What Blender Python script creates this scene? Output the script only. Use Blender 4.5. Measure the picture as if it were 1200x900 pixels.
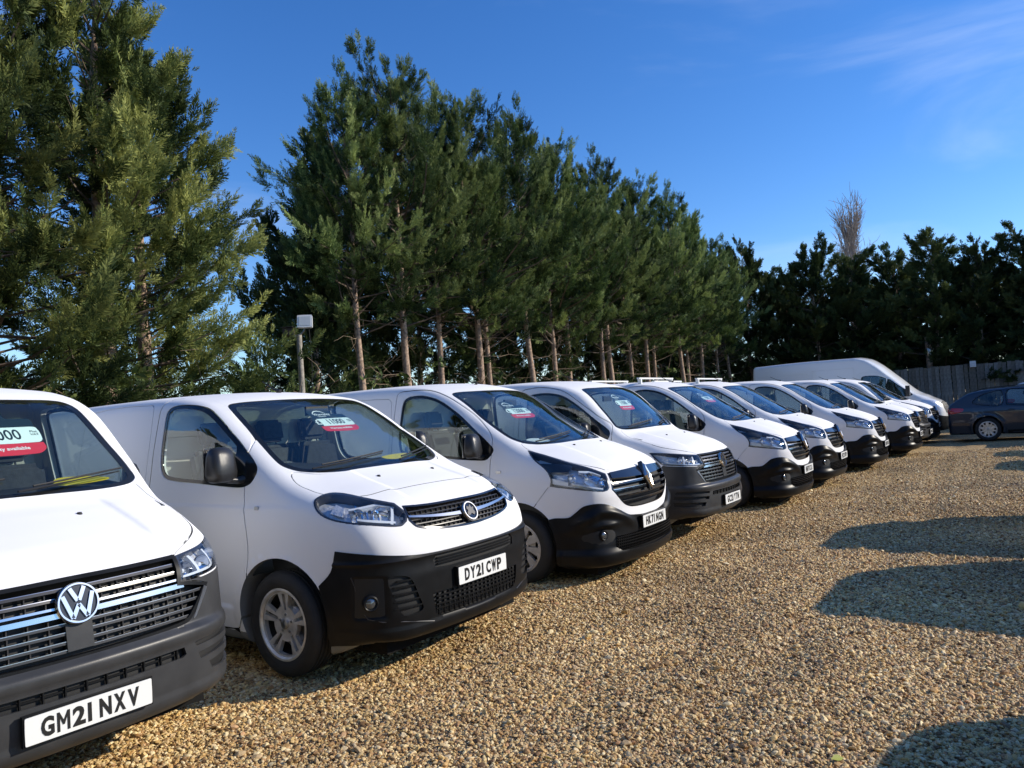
import bpy, bmesh, math, random
import numpy as np
from mathutils import Vector, Matrix
from mathutils.geometry import delaunay_2d_cdt
R = math.radians
scene = bpy.context.scene
for o in list(bpy.data.objects):
    bpy.data.objects.remove(o, do_unlink=True)
C = scene.collection
RNG = np.random.default_rng(7)
random.seed(7)

# ------------------------------------------------------------------ camera
CAM_H, PITCH, ROLL = 1.584, 2.21, 3.546
cd = bpy.data.cameras.new('camera')
cam = bpy.data.objects.new('camera', cd)
C.objects.link(cam)
cd.sensor_fit = 'HORIZONTAL'
cd.sensor_width = 36.0
cd.lens = 893.7 / 1200 * 36
cd.clip_start, cd.clip_end = 0.05, 5000
cam.matrix_world = Matrix.Translation((0, 0, CAM_H)) @ Matrix.Rotation(R(90 + PITCH), 4, 'X') @ Matrix.Rotation(R(-ROLL), 4, 'Z')
scene.camera = cam

# ------------------------------------------------------------------ light
SUN_EL = 26.0
SUN_DIR = Vector((1.0, 0.06, 0)).normalized()          # where the sun stands, seen from above
world = bpy.data.worlds.new('World')
scene.world = world
world.use_nodes = True
wn = world.node_tree.nodes
wl = world.node_tree.links
bg = wn['Background']
sky = wn.new('ShaderNodeTexSky')
sky.sky_type = 'NISHITA'
sky.sun_disc = False
sky.sun_elevation = R(SUN_EL)
sky.sun_rotation = math.atan2(SUN_DIR.x, SUN_DIR.y)
sky.altitude = 200
sky.air_density = 1.0
sky.dust_density = 0.0
sky.ozone_density = 4.0
hsv = wn.new('ShaderNodeHueSaturation')
hsv.inputs['Saturation'].default_value = 1.24
hsv.inputs['Hue'].default_value = .511
hsv.inputs['Value'].default_value = 1.22
wl.new(sky.outputs[0], hsv.inputs['Color'])
# thin high cirrus, streaked across the right half of the sky
wtc = wn.new('ShaderNodeTexCoord')
wmp = wn.new('ShaderNodeMapping')
wmp.inputs['Rotation'].default_value = (0, R(14), R(20))
wmp.inputs['Location'].default_value = (0, 0, .12)
wmp.inputs['Scale'].default_value = (1.2, 1.6, 5.5)
wl.new(wtc.outputs['Generated'], wmp.inputs['Vector'])
wno = wn.new('ShaderNodeTexNoise')
wno.inputs['Scale'].default_value = 1.7
wno.inputs['Detail'].default_value = 9
wno.inputs['Roughness'].default_value = .52
wno.inputs['Distortion'].default_value = .5
wl.new(wmp.outputs[0], wno.inputs['Vector'])
wr = wn.new('ShaderNodeMapRange')
wr.interpolation_type = 'SMOOTHSTEP'
wr.inputs['From Min'].default_value = .47
wr.inputs['From Max'].default_value = .80
wr.inputs['To Max'].default_value = .22
wl.new(wno.outputs['Fac'], wr.inputs['Value'])
wmx = wn.new('ShaderNodeMix')
wmx.data_type = 'RGBA'
wmx.inputs[7].default_value = (7.6, 8.2, 9.0, 1)
wl.new(wr.outputs[0], wmx.inputs[0])
wl.new(hsv.outputs[0], wmx.inputs[6])
wl.new(wmx.outputs[2], bg.inputs[0])
bg.inputs[1].default_value = 0.15
sd = bpy.data.lights.new('sun', 'SUN')
sun = bpy.data.objects.new('sun', sd)
C.objects.link(sun)
sd.energy = 5.0
sd.angle = R(0.5)
sd.color = (1.0, 0.91, 0.77)
sv = Vector((SUN_DIR.x * math.cos(R(SUN_EL)), SUN_DIR.y * math.cos(R(SUN_EL)), math.sin(R(SUN_EL))))
sun.rotation_euler = sv.to_track_quat('Z', 'Y').to_euler()
scene.view_settings.view_transform = 'Standard'
scene.view_settings.look = 'None'
scene.view_settings.exposure = 0.08
scene.view_settings.gamma = 1.0
scene.render.resolution_x, scene.render.resolution_y = 1024, 768
# ------------------------------------------------------------------ small helpers
def link(o, parent=None):
    C.objects.link(o)
    if parent is not None:
        o.parent = parent
    return o

def empty(name, loc=(0, 0, 0), rz=0.0, label=None, cat=None, group=None, parent=None):
    o = bpy.data.objects.new(name, None)
    o.empty_display_size = 0.2
    link(o, parent)
    o.location = loc
    o.rotation_euler = (0, 0, rz)
    tag(o, label, cat, group)
    return o

def tag(o, label=None, cat=None, group=None, kind=None):
    for k, v in (('label', label), ('category', cat), ('group', group), ('kind', kind)):
        if v is not None:
            o[k] = v
    return o

def mesh_obj(name, V, F, mat=None, parent=None, smooth=None):
    """V (n,3) array, F list of index tuples"""
    me = bpy.data.meshes.new(name)
    me.from_pydata([tuple(map(float, v)) for v in V], [], [tuple(int(i) for i in f) for f in F])
    me.update()
    o = bpy.data.objects.new(name, me)
    link(o, parent)
    if mat is not None:
        me.materials.append(mat)
    if smooth is not None:
        sm(me, smooth)
    return o

def sm(me, ang=35):
    """smooth shading, edges sharper than ang degrees stay sharp"""
    n = len(me.polygons)
    me.polygons.foreach_set('use_smooth', [True] * n)
    bm = bmesh.new()
    bm.from_mesh(me)
    lim = R(ang)
    for e in bm.edges:
        if len(e.link_faces) == 2:
            e.smooth = e.calc_face_angle(0) < lim
        else:
            e.smooth = True
    bm.to_mesh(me)
    bm.free()

def recalc(me):
    bm = bmesh.new()
    bm.from_mesh(me)
    bmesh.ops.recalc_face_normals(bm, faces=bm.faces)
    bm.to_mesh(me)
    bm.free()

class MB:
    """collects simple solids and links them as ONE mesh"""
    def __init__(s):
        s.V, s.F, s.n = [], [], 0
    def add(s, V, F):
        V = np.asarray(V, float)
        s.V.append(V)
        s.F += [tuple(i + s.n for i in f) for f in F]
        s.n += len(V)
    def box(s, c, d, M=None):
        x, y, z = [q / 2 for q in d]
        V = np.array([(i * x, j * y, k * z) for i in (-1, 1) for j in (-1, 1) for k in (-1, 1)])
        if M is not None:
            V = V @ np.array(M.to_3x3()).T
        s.add(V + np.array(c), [(0, 1, 3, 2), (4, 6, 7, 5), (0, 4, 5, 1), (2, 3, 7, 6), (0, 2, 6, 4), (1, 5, 7, 3)])
    def tube(s, pts, r, n=8, caps=True, flat=1.0):
        pts = [Vector(p) for p in pts]
        rr = r if isinstance(r, (list, tuple)) else [r] * len(pts)
        V, F = [], []
        up = None
        for i, p in enumerate(pts):
            t = (pts[min(i + 1, len(pts) - 1)] - pts[max(i - 1, 0)]).normalized()
            if up is None:
                up = Vector((0, 0, 1)) if abs(t.z) < 0.9 else Vector((1, 0, 0))
            a = t.cross(up).normalized()
            b = a.cross(t).normalized()
            up = b
            for k in range(n):
                q = 2 * math.pi * k / n
                V.append(p + a * math.cos(q) * rr[i] + b * math.sin(q) * rr[i] * flat)
        for i in range(len(pts) - 1):
            for k in range(n):
                k2 = (k + 1) % n
                F.append((i * n + k, (i + 1) * n + k, (i + 1) * n + k2, i * n + k2))
        if caps:
            F.append(tuple(range(n)))
            F.append(tuple(reversed(range((len(pts) - 1) * n, len(pts) * n))))
        s.add([tuple(v) for v in V], F)
    def lathe(s, prof, c=(0, 0, 0), axis='Y', n=32, close=False):
        """prof: list of (r, h) ; revolved round axis through c"""
        V, F = [], []
        m = len(prof)
        for k in range(n):
            q = 2 * math.pi * k / n
            for r, h in prof:
                a, b = r * math.cos(q), r * math.sin(q)
                V.append({'Y': (a, h, b), 'X': (h, a, b), 'Z': (a, b, h)}[axis])
        for k in range(n):
            k2 = (k + 1) % n
            for j in range(m - 1 if not close else m):
                j2 = (j + 1) % m
                F.append((k * m + j, k2 * m + j, k2 * m + j2, k * m + j2))
        s.add(np.array(V) + np.array(c), F)
    def prism(s, poly, h0, h1, axis='Y', holes=()):
        """polygon (list of 2d points) with holes, extruded along axis between h0 and h1"""
        V2, T, loops = cdt(poly, holes, 0)
        n = len(V2)
        def P(a, b, h):
            return {'Y': (a, h, b), 'X': (h, a, b), 'Z': (a, b, h)}[axis]
        V = [P(a, b, h0) for a, b in V2] + [P(a, b, h1) for a, b in V2]
        F = [tuple(t) for t in T] + [tuple(i + n for i in reversed(t)) for t in T]
        for lp in loops:
            for i in range(len(lp)):
                a, b = lp[i], lp[(i + 1) % len(lp)]
                F.append((a, b, b + n, a + n))
        s.add(V, F)
    def build(s, name, mat=None, parent=None, smooth=None, fix=True):
        o = mesh_obj(name, np.concatenate(s.V), s.F, mat, parent)
        if fix:
            recalc(o.data)
        if smooth is not None:
            sm(o.data, smooth)
        return o

def inside(pts, poly):
    x, y = pts[:, 0], pts[:, 1]
    c = np.zeros(len(pts), bool)
    P = np.asarray(poly)
    j = len(P) - 1
    for i in range(len(P)):
        xi, yi = P[i]
        xj, yj = P[j]
        if yi != yj:
            m = ((yi > y) != (yj > y)) & (x < (xj - xi) * (y - yi) / (yj - yi) + xi)
            c ^= m
        j = i
    return c

def segdist(pts, poly):
    P = np.asarray(poly)
    Q = np.roll(P, -1, 0)
    d = np.full(len(pts), 1e9)
    for a, b in zip(P, Q):
        ab = b - a
        t = np.clip(((pts - a) @ ab) / max(ab @ ab, 1e-12), 0, 1)
        d = np.minimum(d, np.hypot(*(pts - a - t[:, None] * ab).T))
    return d

def resample(poly, step):
    out = []
    n = len(poly)
    for i in range(n):
        a, b = np.array(poly[i], float), np.array(poly[(i + 1) % n], float)
        k = max(1, int(round(np.hypot(*(b - a)) / step))) if step > 0 else 1
        for j in range(k):
            out.append(a + (b - a) * j / k)
    return out

def cdt(outline, holes=(), step=0.02):
    """constrained triangulation of a polygon with holes; step>0 adds interior grid points"""
    loops_in = [resample(outline, step)] + [resample(h, step) for h in holes]
    pts, edges = [], []
    for lp in loops_in:
        k = len(pts)
        pts += list(lp)
        edges += [(k + i, k + (i + 1) % len(lp)) for i in range(len(lp))]
    nb = len(pts)
    if step > 0:
        A = np.array(loops_in[0])
        lo, hi = A.min(0), A.max(0)
        gx = np.arange(lo[0] + step * .5, hi[0], step)
        gy = np.arange(lo[1] + step * .5, hi[1], step)
        if len(gx) and len(gy):
            G = np.array(np.meshgrid(gx, gy)).reshape(2, -1).T
            m = inside(G, loops_in[0])
            for h in loops_in[1:]:
                m &= ~inside(G, h)
            G = G[m]
            if len(G):
                for lp in loops_in:
                    G = G[segdist(G, lp) > step * .45]
                    if not len(G):
                        break
            pts += [g for g in G]
    r = delaunay_2d_cdt([Vector((float(p[0]), float(p[1]))) for p in pts], edges, [], 0, 1e-7, True)
    V2 = np.array([(v.x, v.y) for v in r[0]])
    T = np.array([t for t in r[2] if len(t) == 3], int).reshape(-1, 3)
    cen = V2[T].mean(1)
    m = inside(cen, loops_in[0])
    for h in loops_in[1:]:
        m &= ~inside(cen, h)
    T = T[m]
    # orient ccw
    a, b, c = V2[T[:, 0]], V2[T[:, 1]], V2[T[:, 2]]
    ar = (b[:, 0] - a[:, 0]) * (c[:, 1] - a[:, 1]) - (b[:, 1] - a[:, 1]) * (c[:, 0] - a[:, 0])
    T[ar < 0] = T[ar < 0][:, ::-1]
    # boundary loops from edges used once (directed, as in T)
    cnt = {}
    for t in T:
        for i in range(3):
            cnt[(t[i], t[(i + 1) % 3])] = 1
    nxt = {a: b for (a, b) in cnt if (b, a) not in cnt}
    loops = []
    while nxt:
        s0, nx = next(iter(nxt.items()))
        lp = [s0]
        del nxt[s0]
        while nx != s0 and nx in nxt:
            lp.append(nx)
            nx = nxt.pop(nx)
        loops.append(lp)
    return V2, T, loops

def spline(pts, n=6):
    """closed Catmull-Rom; points given as (a,b,'c') are corners and stay sharp"""
    P = [np.array(p[:2], float) for p in pts]
    cr = [len(p) > 2 for p in pts]
    out = []
    N = len(P)
    for i in range(N):
        p1, p2 = P[i], P[(i + 1) % N]
        p0 = P[i - 1] if not cr[i] else 2 * p1 - p2
        p3 = P[(i + 2) % N] if not cr[(i + 1) % N] else 2 * p2 - p1
        # centripetal-ish: limit the tangents
        d = np.hypot(*(p2 - p1)) + 1e-9
        m1 = (p2 - p0) * d / (np.hypot(*(p2 - p1)) + np.hypot(*(p1 - p0)) + 1e-9)
        m2 = (p3 - p1) * d / (np.hypot(*(p3 - p2)) + np.hypot(*(p2 - p1)) + 1e-9)
        for k in range(n):
            t = k / n
            h = (2 * t**3 - 3 * t**2 + 1) * p1 + (t**3 - 2 * t**2 + t) * m1 + (-2 * t**3 + 3 * t**2) * p2 + (t**3 - t**2) * m2
            out.append(h)
    return out

def pchip(px, py):
    px, py = np.array(px, float), np.array(py, float)
    h = np.diff(px)
    d = np.diff(py) / h
    m = np.zeros(len(px))
    for i in range(1, len(px) - 1):
        if d[i - 1] * d[i] > 0:
            w1, w2 = 2 * h[i] + h[i - 1], h[i] + 2 * h[i - 1]
            m[i] = (w1 + w2) / (w1 / d[i - 1] + w2 / d[i])
    m[0], m[-1] = d[0], d[-1]
    def g(x):
        x = np.clip(x, px[0], px[-1])
        i = np.clip(np.searchsorted(px, x, 'right') - 1, 0, len(h) - 1)
        t = (x - px[i]) / h[i]
        return ((2 * t**3 - 3 * t**2 + 1) * py[i] + (t**3 - 2 * t**2 + t) * h[i] * m[i]
                + (-2 * t**3 + 3 * t**2) * py[i + 1] + (t**3 - t**2) * h[i] * m[i + 1])
    return g

def smax(a, b, k):
    h = np.maximum(k - np.abs(a - b), 0) / k
    return np.maximum(a, b) + h * h * k * 0.25

def sstep(a, b, x):
    t = np.clip((x - a) / (b - a), 0, 1)
    return t * t * (3 - 2 * t)

# ------------------------------------------------------------------ vehicle bodies as implicit surfaces
class Shell:
    """rounded vehicle body: side view roof/bonnet line, plan-view nose, side tumblehome"""
    def __init__(s, sp):
        s.sp = sp
        s.top = pchip(*zip(*sp['top']))
        s.nose = pchip(*zip(*sp['nose']))
        s.side = pchip(*zip(*sp['side']))
        s.axis = sp.get('axis', -0.3)
    def f(s, P):
        sp = s.sp
        x, y, z = P[..., 0], np.abs(P[..., 1]), P[..., 2]
        xs = x + sp['cw'] * np.minimum(y, .95) ** 2
        e = 0.02
        T = s.top(xs)
        sl = (s.top(xs + e) - T) / e
        if 'crease' in sp:
            yc, hc = sp['crease']
            T = T + hc * sstep(yc - .035, yc + .015, y) * sstep(yc + .34, yc + .05, y) * sstep(.02, .16, x) * sstep(.88, .70, x)
        ft = (z - T + sp['crown'] * (y / .85) ** 2) / np.sqrt(1 + sl * sl)
        W = s.side(z) - sp['taper'] * sstep(-1.0, .35, x) * sstep(.95, 1.4, z) - sp.get('ftaper', .02) * sstep(-.2, .8, x)
        for zc, dz, hh in sp.get('swage', ()):
            W = W + hh * sstep(zc + dz, zc, z) * sstep(zc - .30, zc - .02, z) * sstep(.30, .05, x)
        W = W + sp.get('sillout', 0) * sstep(.43, .40, z) * sstep(-.42, -.50, x) * sstep(-sp['wb'] + .42, -sp['wb'] + .50, x)
        W = W - sp.get('rtaper', .03) * sstep(sp['rear'] + .9, sp['rear'], x)
        if 'flare' in sp:
            fl, r0, zc = sp['flare']
            for ax in (0.0, -sp['wb']):
                d = np.hypot(x - ax, z - zc)
                W = W + fl * (.6 * sstep(r0 + .19, r0 + .04, d) + .55 * sstep(r0 + .105, r0 + .085, d)) * sstep(1.1, .7, z)
        fs = y - W
        yy = np.minimum(y, 1.1)
        N = s.nose(z) - sp['p2'] * yy ** 2 - sp['p8'] * (yy / .95) ** sp['pe']
        ex = 2 * sp['p2'] * yy + sp['p8'] * sp['pe'] / .95 * (yy / .95) ** (sp['pe'] - 1)
        fn = (x - N) / np.sqrt(1 + ex * ex)
        r = smax(fn, fs, sp.get('kc', .10))
        r = smax(r, ft, sp.get('kt', .10))
        r = smax(r, (sp['rear'] - x) + sp.get('rear_slope', .04) * np.maximum(z - 1.0, 0), .10)
        r = smax(r, sp['floor'] + sp.get('lift', 0) * sstep(.36, .70, x) - z, .05)
        if 'bumps' in sp:
            for fn_ in sp['bumps']:
                r = r - fn_(x, y, z)
        return r
    def grad(s, P):
        e = 2e-3
        G = np.stack([s.f(P + d) - s.f(P - d) for d in np.eye(3) * e], -1) / (2 * e)
        return G / (np.linalg.norm(G, axis=-1, keepdims=True) + 1e-9)
    def project(s, P, it=4):
        e = 2e-3
        for _ in range(it):
            G = np.stack([s.f(P + d) - s.f(P - d) for d in np.eye(3) * e], -1) / (2 * e)
            P = P - G * (s.f(P) / np.maximum((G ** 2).sum(-1), .2))[..., None]
        return P
    def ray(s, O, D, t0, t1):
        """bisection: last crossing from inside (t0) to outside (t1)"""
        a = np.full(len(O), t0, float)
        b = np.full(len(O), t1, float)
        # march inward from outside to find the outer crossing
        ts = np.linspace(t1, t0, 32)
        prev = ts[0]
        found = np.zeros(len(O), bool)
        for t in ts[1:]:
            v = s.f(O + D * t)
            m = (v < 0) & ~found
            a[m], b[m] = t, prev
            found |= m
            prev = t
        for _ in range(17):
            m = .5 * (a + b)
            v = s.f(O + D * m[:, None]) < 0
            a = np.where(v, m, a)
            b = np.where(v, b, m)
        return O + D * (.5 * (a + b))[:, None]
    # -- projections: 2d outline coordinates -> surface
    def cyl(s, q):
        a, z = q[:, 0], q[:, 1]
        O = np.stack([np.full_like(a, s.axis), 0 * a, z], -1)
        D = np.stack([np.cos(a), np.sin(a), 0 * a], -1)
        return s.ray(O, D, .05, s.sp.get('reach', 2.2))
    def front(s, q):
        y, z = q[:, 0], q[:, 1]
        return s.ray(np.stack([0 * y - 1.7, y, z], -1), np.array([[1., 0, 0]]).repeat(len(q), 0), 0, 3.2)
    def sideR(s, q, sg=-1):
        x, z = q[:, 0], q[:, 1]
        return s.ray(np.stack([x, 0 * x, z], -1), np.array([[0., sg, 0]]).repeat(len(q), 0), .2, 1.4)
    def topp(s, q):
        x, y = q[:, 0], q[:, 1]
        return s.ray(np.stack([x, y, 0 * x + .6], -1), np.array([[0., 0, 1.]]).repeat(len(q), 0), 0, 2.6)
    def F(s, y, z):
        """front-view point -> cylindrical outline coordinates"""
        p = s.front(np.array([[y, z]], float))[0]
        return (math.atan2(p[1], p[0] - s.axis), z)
    def FF(s, pts):
        p = s.front(np.array(pts, float))
        return [(float(a), float(z)) for a, z in zip(np.arctan2(p[:, 1], p[:, 0] - s.axis), p[:, 2])]
    def S(s, x, z, sg=-1):
        p = s.sideR(np.array([[x, z]], float), sg)[0]
        return (math.atan2(p[1], p[0] - s.axis), z)

def nets(fun, gx, gy, gz):
    """surface nets on a rectilinear grid -> vertices, quads"""
    X, Y, Z = np.meshgrid(gx, gy, gz, indexing='ij')
    v = fun(np.stack([X, Y, Z], -1))
    ins = v < 0
    c = [ins[i:ins.shape[0] - 1 + i, j:ins.shape[1] - 1 + j, k:ins.shape[2] - 1 + k] for i in (0, 1) for j in (0, 1) for k in (0, 1)]
    s = sum(q.astype(int) for q in c)
    act = (s > 0) & (s < 8)
    idx = -np.ones(act.shape, int)
    idx[act] = np.arange(act.sum())
    ci = np.argwhere(act)
    G = [gx, gy, gz]
    acc = np.zeros((len(ci), 3))
    num = np.zeros(len(ci))
    cor = [(i, j, k) for i in (0, 1) for j in (0, 1) for k in (0, 1)]
    for a in range(8):
        for ax in range(3):
            if cor[a][ax] == 0:
                b = list(cor[a])
                b[ax] = 1
                ia = ci + cor[a]
                ib = ci + b
                va = v[ia[:, 0], ia[:, 1], ia[:, 2]]
                vb = v[ib[:, 0], ib[:, 1], ib[:, 2]]
                m = (va < 0) != (vb < 0)
                t = va / np.where(va == vb, 1, va - vb)
                pa = np.stack([G[q][ia[:, q]] for q in range(3)], -1)
                pb = np.stack([G[q][ib[:, q]] for q in range(3)], -1)
                acc += np.where(m[:, None], pa + (pb - pa) * t[:, None], 0)
                num += m
    V = acc / num[:, None]
    F = []
    for ax in range(3):
        o1, o2 = [(1, 2), (2, 0), (0, 1)][ax]
        sl0 = [slice(1, -1)] * 3
        sl1 = [slice(1, -1)] * 3
        sl0[ax] = slice(0, -1)
        sl1[ax] = slice(1, None)
        A, B = ins[tuple(sl0)], ins[tuple(sl1)]
        e = np.argwhere(A != B)
        off = np.array([1, 1, 1])
        off[ax] = 0
        base = e + off
        fl = A[e[:, 0], e[:, 1], e[:, 2]]
        def cell(d1, d2):
            q = base.copy()
            q[:, o1] -= d1
            q[:, o2] -= d2
            return idx[q[:, 0], q[:, 1], q[:, 2]]
        Q = np.stack([cell(1, 1), cell(0, 1), cell(0, 0), cell(1, 0)], -1)
        Q[~fl] = Q[~fl][:, ::-1]
        F.append(Q)
    F = np.concatenate(F)
    return V, F[(F >= 0).all(1)]

def fast_mesh(name, V, F):
    me = bpy.data.meshes.new(name)
    V = np.asarray(V, np.float32)
    F = np.asarray(F, np.int32)
    k = F.shape[1]
    me.vertices.add(len(V))
    me.vertices.foreach_set('co', V.ravel())
    me.loops.add(F.size)
    me.loops.foreach_set('vertex_index', F.ravel())
    me.polygons.add(len(F))
    me.polygons.foreach_set('loop_start', np.arange(len(F), dtype=np.int32) * k)
    me.polygons.foreach_set('loop_total', np.full(len(F), k, np.int32))
    me.update(calc_edges=True)
    return me

def patch(sh, outline, proj='cyl', off=0.004, thick=0.012, holes=(), step=0.02, sg=-1):
    """closed solid skin on the body: outline in projection coordinates, off = outer offset (number or fn(P)), thick inward"""
    V2, T, loops = cdt(outline, holes, step)
    P = {'cyl': sh.cyl, 'front': sh.front, 'top': sh.topp, 'side': lambda q: sh.sideR(q, sg)}[proj](V2)
    N = sh.grad(P)
    o = off(P) if callable(off) else off
    o = np.broadcast_to(o, len(P))[:, None]
    A = P + N * o
    B = P + N * (o - thick)
    n = len(P)
    # orientation so that the outer side faces along N
    t = T[0]
    tt = T[len(T) // 2]
    nn = np.cross(P[tt[1]] - P[tt[0]], P[tt[2]] - P[tt[0]])
    flip = nn @ N[tt[0]] < 0
    F = []
    for t in T:
        t = t[::-1] if flip else t
        F.append(tuple(t))
        F.append(tuple(i + n for i in t[::-1]))
    for lp in loops:
        for i in range(len(lp)):
            a, b = lp[i], lp[(i + 1) % len(lp)]
            F.append((a, b, b + n, a + n) if flip else (b, a, a + n, b + n))
    return np.concatenate([A, B]), F

def _bool_once(o, c, op, solver):
    m = o.modifiers.new('b', 'BOOLEAN')
    m.object = c
    m.operation = op
    m.solver = solver
    dg = bpy.context.evaluated_depsgraph_get()
    me = bpy.data.meshes.new_from_object(o.evaluated_get(dg))
    o.modifiers.clear()
    if len(me.polygons) == 0 or (len(me.polygons) == len(o.data.polygons) and len(me.vertices) == len(o.data.vertices)):
        bpy.data.meshes.remove(me)
        return None
    return me

def weld(me, d=2e-5):
    """make the mesh watertight again after a cut: weld hairline edges, split pinched vertices"""
    bm = bmesh.new()
    bm.from_mesh(me)
    bmesh.ops.remove_doubles(bm, verts=bm.verts, dist=d)
    bmesh.ops.dissolve_degenerate(bm, edges=bm.edges, dist=d)
    bmesh.ops.delete(bm, geom=[v for v in bm.verts if not v.link_faces], context='VERTS')
    bd = [e for e in bm.edges if len(e.link_faces) == 1]
    if bd:
        bmesh.ops.holes_fill(bm, edges=bd, sides=0)
    bmesh.ops.triangulate(bm, faces=[f for f in bm.faces if len(f.verts) > 4])
    bm.to_mesh(me)
    bm.free()

def groove(sh, lp, w, depth, sg):
    """closed ring cutter following a side-view outline, for shut lines"""
    A = np.array([p[:2] for p in resample(lp, .07)])
    B = np.array(grow(A, -w))
    out = []
    for q in (A, B):
        P = sh.sideR(q, sg)
        N = sh.grad(P)
        out += [P + N * .02, P - N * depth]
    n = len(A)
    V = np.concatenate(out)
    F = []
    for i in range(n):
        j = (i + 1) % n
        for a, b in ((0, 1), (1, 3), (3, 2), (2, 0)):
            F.append((a * n + i, a * n + j, b * n + j, b * n + i))
    o = mesh_obj('cutter', V, F)
    recalc(o.data)
    return o

def boolean(o, cutters, op='DIFFERENCE'):
    for c in cutters:
        me = _bool_once(o, c, op, 'MANIFOLD')
        if me is None:
            weld(o.data)
            weld(c.data)
            me = _bool_once(o, c, op, 'MANIFOLD')
        if me is None:
            c.location.x += .0007
            c.location.z += .0005
            me = _bool_once(o, c, op, 'MANIFOLD')
        if me is None:
            me = _bool_once(o, c, op, 'EXACT')
        if me is None:
            print('boolean failed', o.name)
            continue
        old = o.data
        o.data = me
        me.name = old.name
        bpy.data.meshes.remove(old)
    return o

def kill(*obs):
    for o in obs:
        me = o.data
        bpy.data.objects.remove(o, do_unlink=True)
        if me and me.users == 0:
            bpy.data.meshes.remove(me)

def shade_shell(o, sh, tol=2.5e-3):
    """smooth analytic normals where the mesh lies on the body surface, flat elsewhere"""
    me = o.data
    nv = len(me.vertices)
    co = np.empty(nv * 3)
    me.vertices.foreach_get('co', co)
    co = co.reshape(-1, 3)
    vf = np.abs(sh.f(co))
    G = sh.grad(co)
    nl = len(me.loops)
    li = np.empty(nl, int)
    me.loops.foreach_get('vertex_index', li)
    npl = len(me.polygons)
    ls = np.empty(npl, int)
    lt = np.empty(npl, int)
    me.polygons.foreach_get('loop_start', ls)
    me.polygons.foreach_get('loop_total', lt)
    fn = np.empty(npl * 3)
    me.polygons.foreach_get('normal', fn)
    fn = fn.reshape(-1, 3)
    pid = np.repeat(np.arange(npl), lt)
    order = np.concatenate([np.arange(a, a + b) for a, b in zip(ls, lt)]) if npl and not np.array_equal(ls, np.cumsum(lt) - lt) else np.arange(nl)
    pl = np.empty(nl, int)
    pl[order] = pid
    g = G[li]
    ok = (vf[li] < tol) & ((g * fn[pl]).sum(1) > .55)
    # a face counts as outer only if all its corners do
    bad = np.zeros(npl, bool)
    np.logical_or.at(bad, pl, ~ok)
    ok = ~bad[pl]
    nr = np.where(ok[:, None], g, fn[pl])
    me.polygons.foreach_set('use_smooth', [True] * npl)
    me.normals_split_custom_set([tuple(v) for v in nr])
    return ~bad
# ------------------------------------------------------------------ body specifications (metres, x forward from the front axle, z up)
COMMON_SIDE = [(.1, .86), (.25, .905), (.5, .945), (.8, .955), (1.05, .945), (1.25, .915), (1.5, .875), (1.8, .815), (2.0, .765), (2.2, .70)]
SPEC = {
 'viv': dict(top=[(-4.3, 1.83), (-3.4, 1.885), (-1.9, 1.905), (-1.2, 1.885), (-.9, 1.845), (-.70, 1.775), (-.26, 1.515), (.18, 1.265), (.32, 1.215), (.55, 1.145), (.75, 1.055), (.88, .94), (1.0, .75)],
             nose=[(.0, .70), (.2, .83), (.3, .875), (.45, .90), (.66, .90), (.8, .895), (.95, .865), (1.05, .80), (1.2, .60), (1.5, .35)],
             side=COMMON_SIDE, cw=.16, crown=.055, taper=.045, rear=-4.02, floor=.17, lift=.10, swage=[(1.06, .035, .012)], sillout=.012, crease=(.40, .010), wb=3.275, p2=.15, p8=.42, pe=9, kc=.18, kt=.10,
             flare=(.018, .345, .34)),
 'tra': dict(top=[(-4.3, 1.90), (-3.4, 1.955), (-1.9, 1.975), (-1.25, 1.955), (-.95, 1.905), (-.72, 1.825), (-.24, 1.535), (.24, 1.27), (.38, 1.225), (.58, 1.15), (.78, 1.055), (.92, .93), (1.05, .75)],
             nose=[(.0, .76), (.18, .88), (.26, .92), (.36, .935), (.5, .93), (.65, .925), (.8, .935), (.93, .93), (1.02, .87), (1.12, .74), (1.3, .5), (1.5, .35)],
             side=COMMON_SIDE, cw=.18, crown=.055, taper=.045, rear=-4.05, floor=.17, lift=.02, swage=[(1.00, .035, .010)], sillout=.012, crease=(.44, .009), wb=3.098, p2=.20, p8=.38, pe=8, kc=.18, kt=.10,
             flare=(.022, .345, .34)),
 'tsx': dict(top=[(-4.2, 1.93), (-3.4, 1.975), (-1.7, 1.99), (-1.1, 1.965), (-.75, 1.91), (-.52, 1.825), (-.20, 1.555), (.12, 1.275), (.28, 1.225), (.5, 1.155), (.70, 1.075), (.84, .97), (.95, .75)],
             nose=[(.0, .72), (.2, .85), (.3, .89), (.45, .905), (.6, .90), (.75, .885), (.9, .87), (1.0, .82), (1.1, .70), (1.3, .5), (1.5, .35)],
             side=[(.1, .86), (.25, .90), (.5, .94), (.8, .95), (1.05, .945), (1.25, .92), (1.5, .88), (1.8, .82), (2.0, .77), (2.2, .72)],
             cw=.13, crown=.05, taper=.035, rear=-3.99, floor=.17, lift=.15, swage=[(1.04, .035, .012)], sillout=.010, crease=(.50, .010), wb=3.0, p2=.17, p8=.44, pe=9, kc=.18, kt=.09,
             flare=(.016, .345, .34)),
}
SH = {k: Shell(v) for k, v in SPEC.items()}

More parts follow.
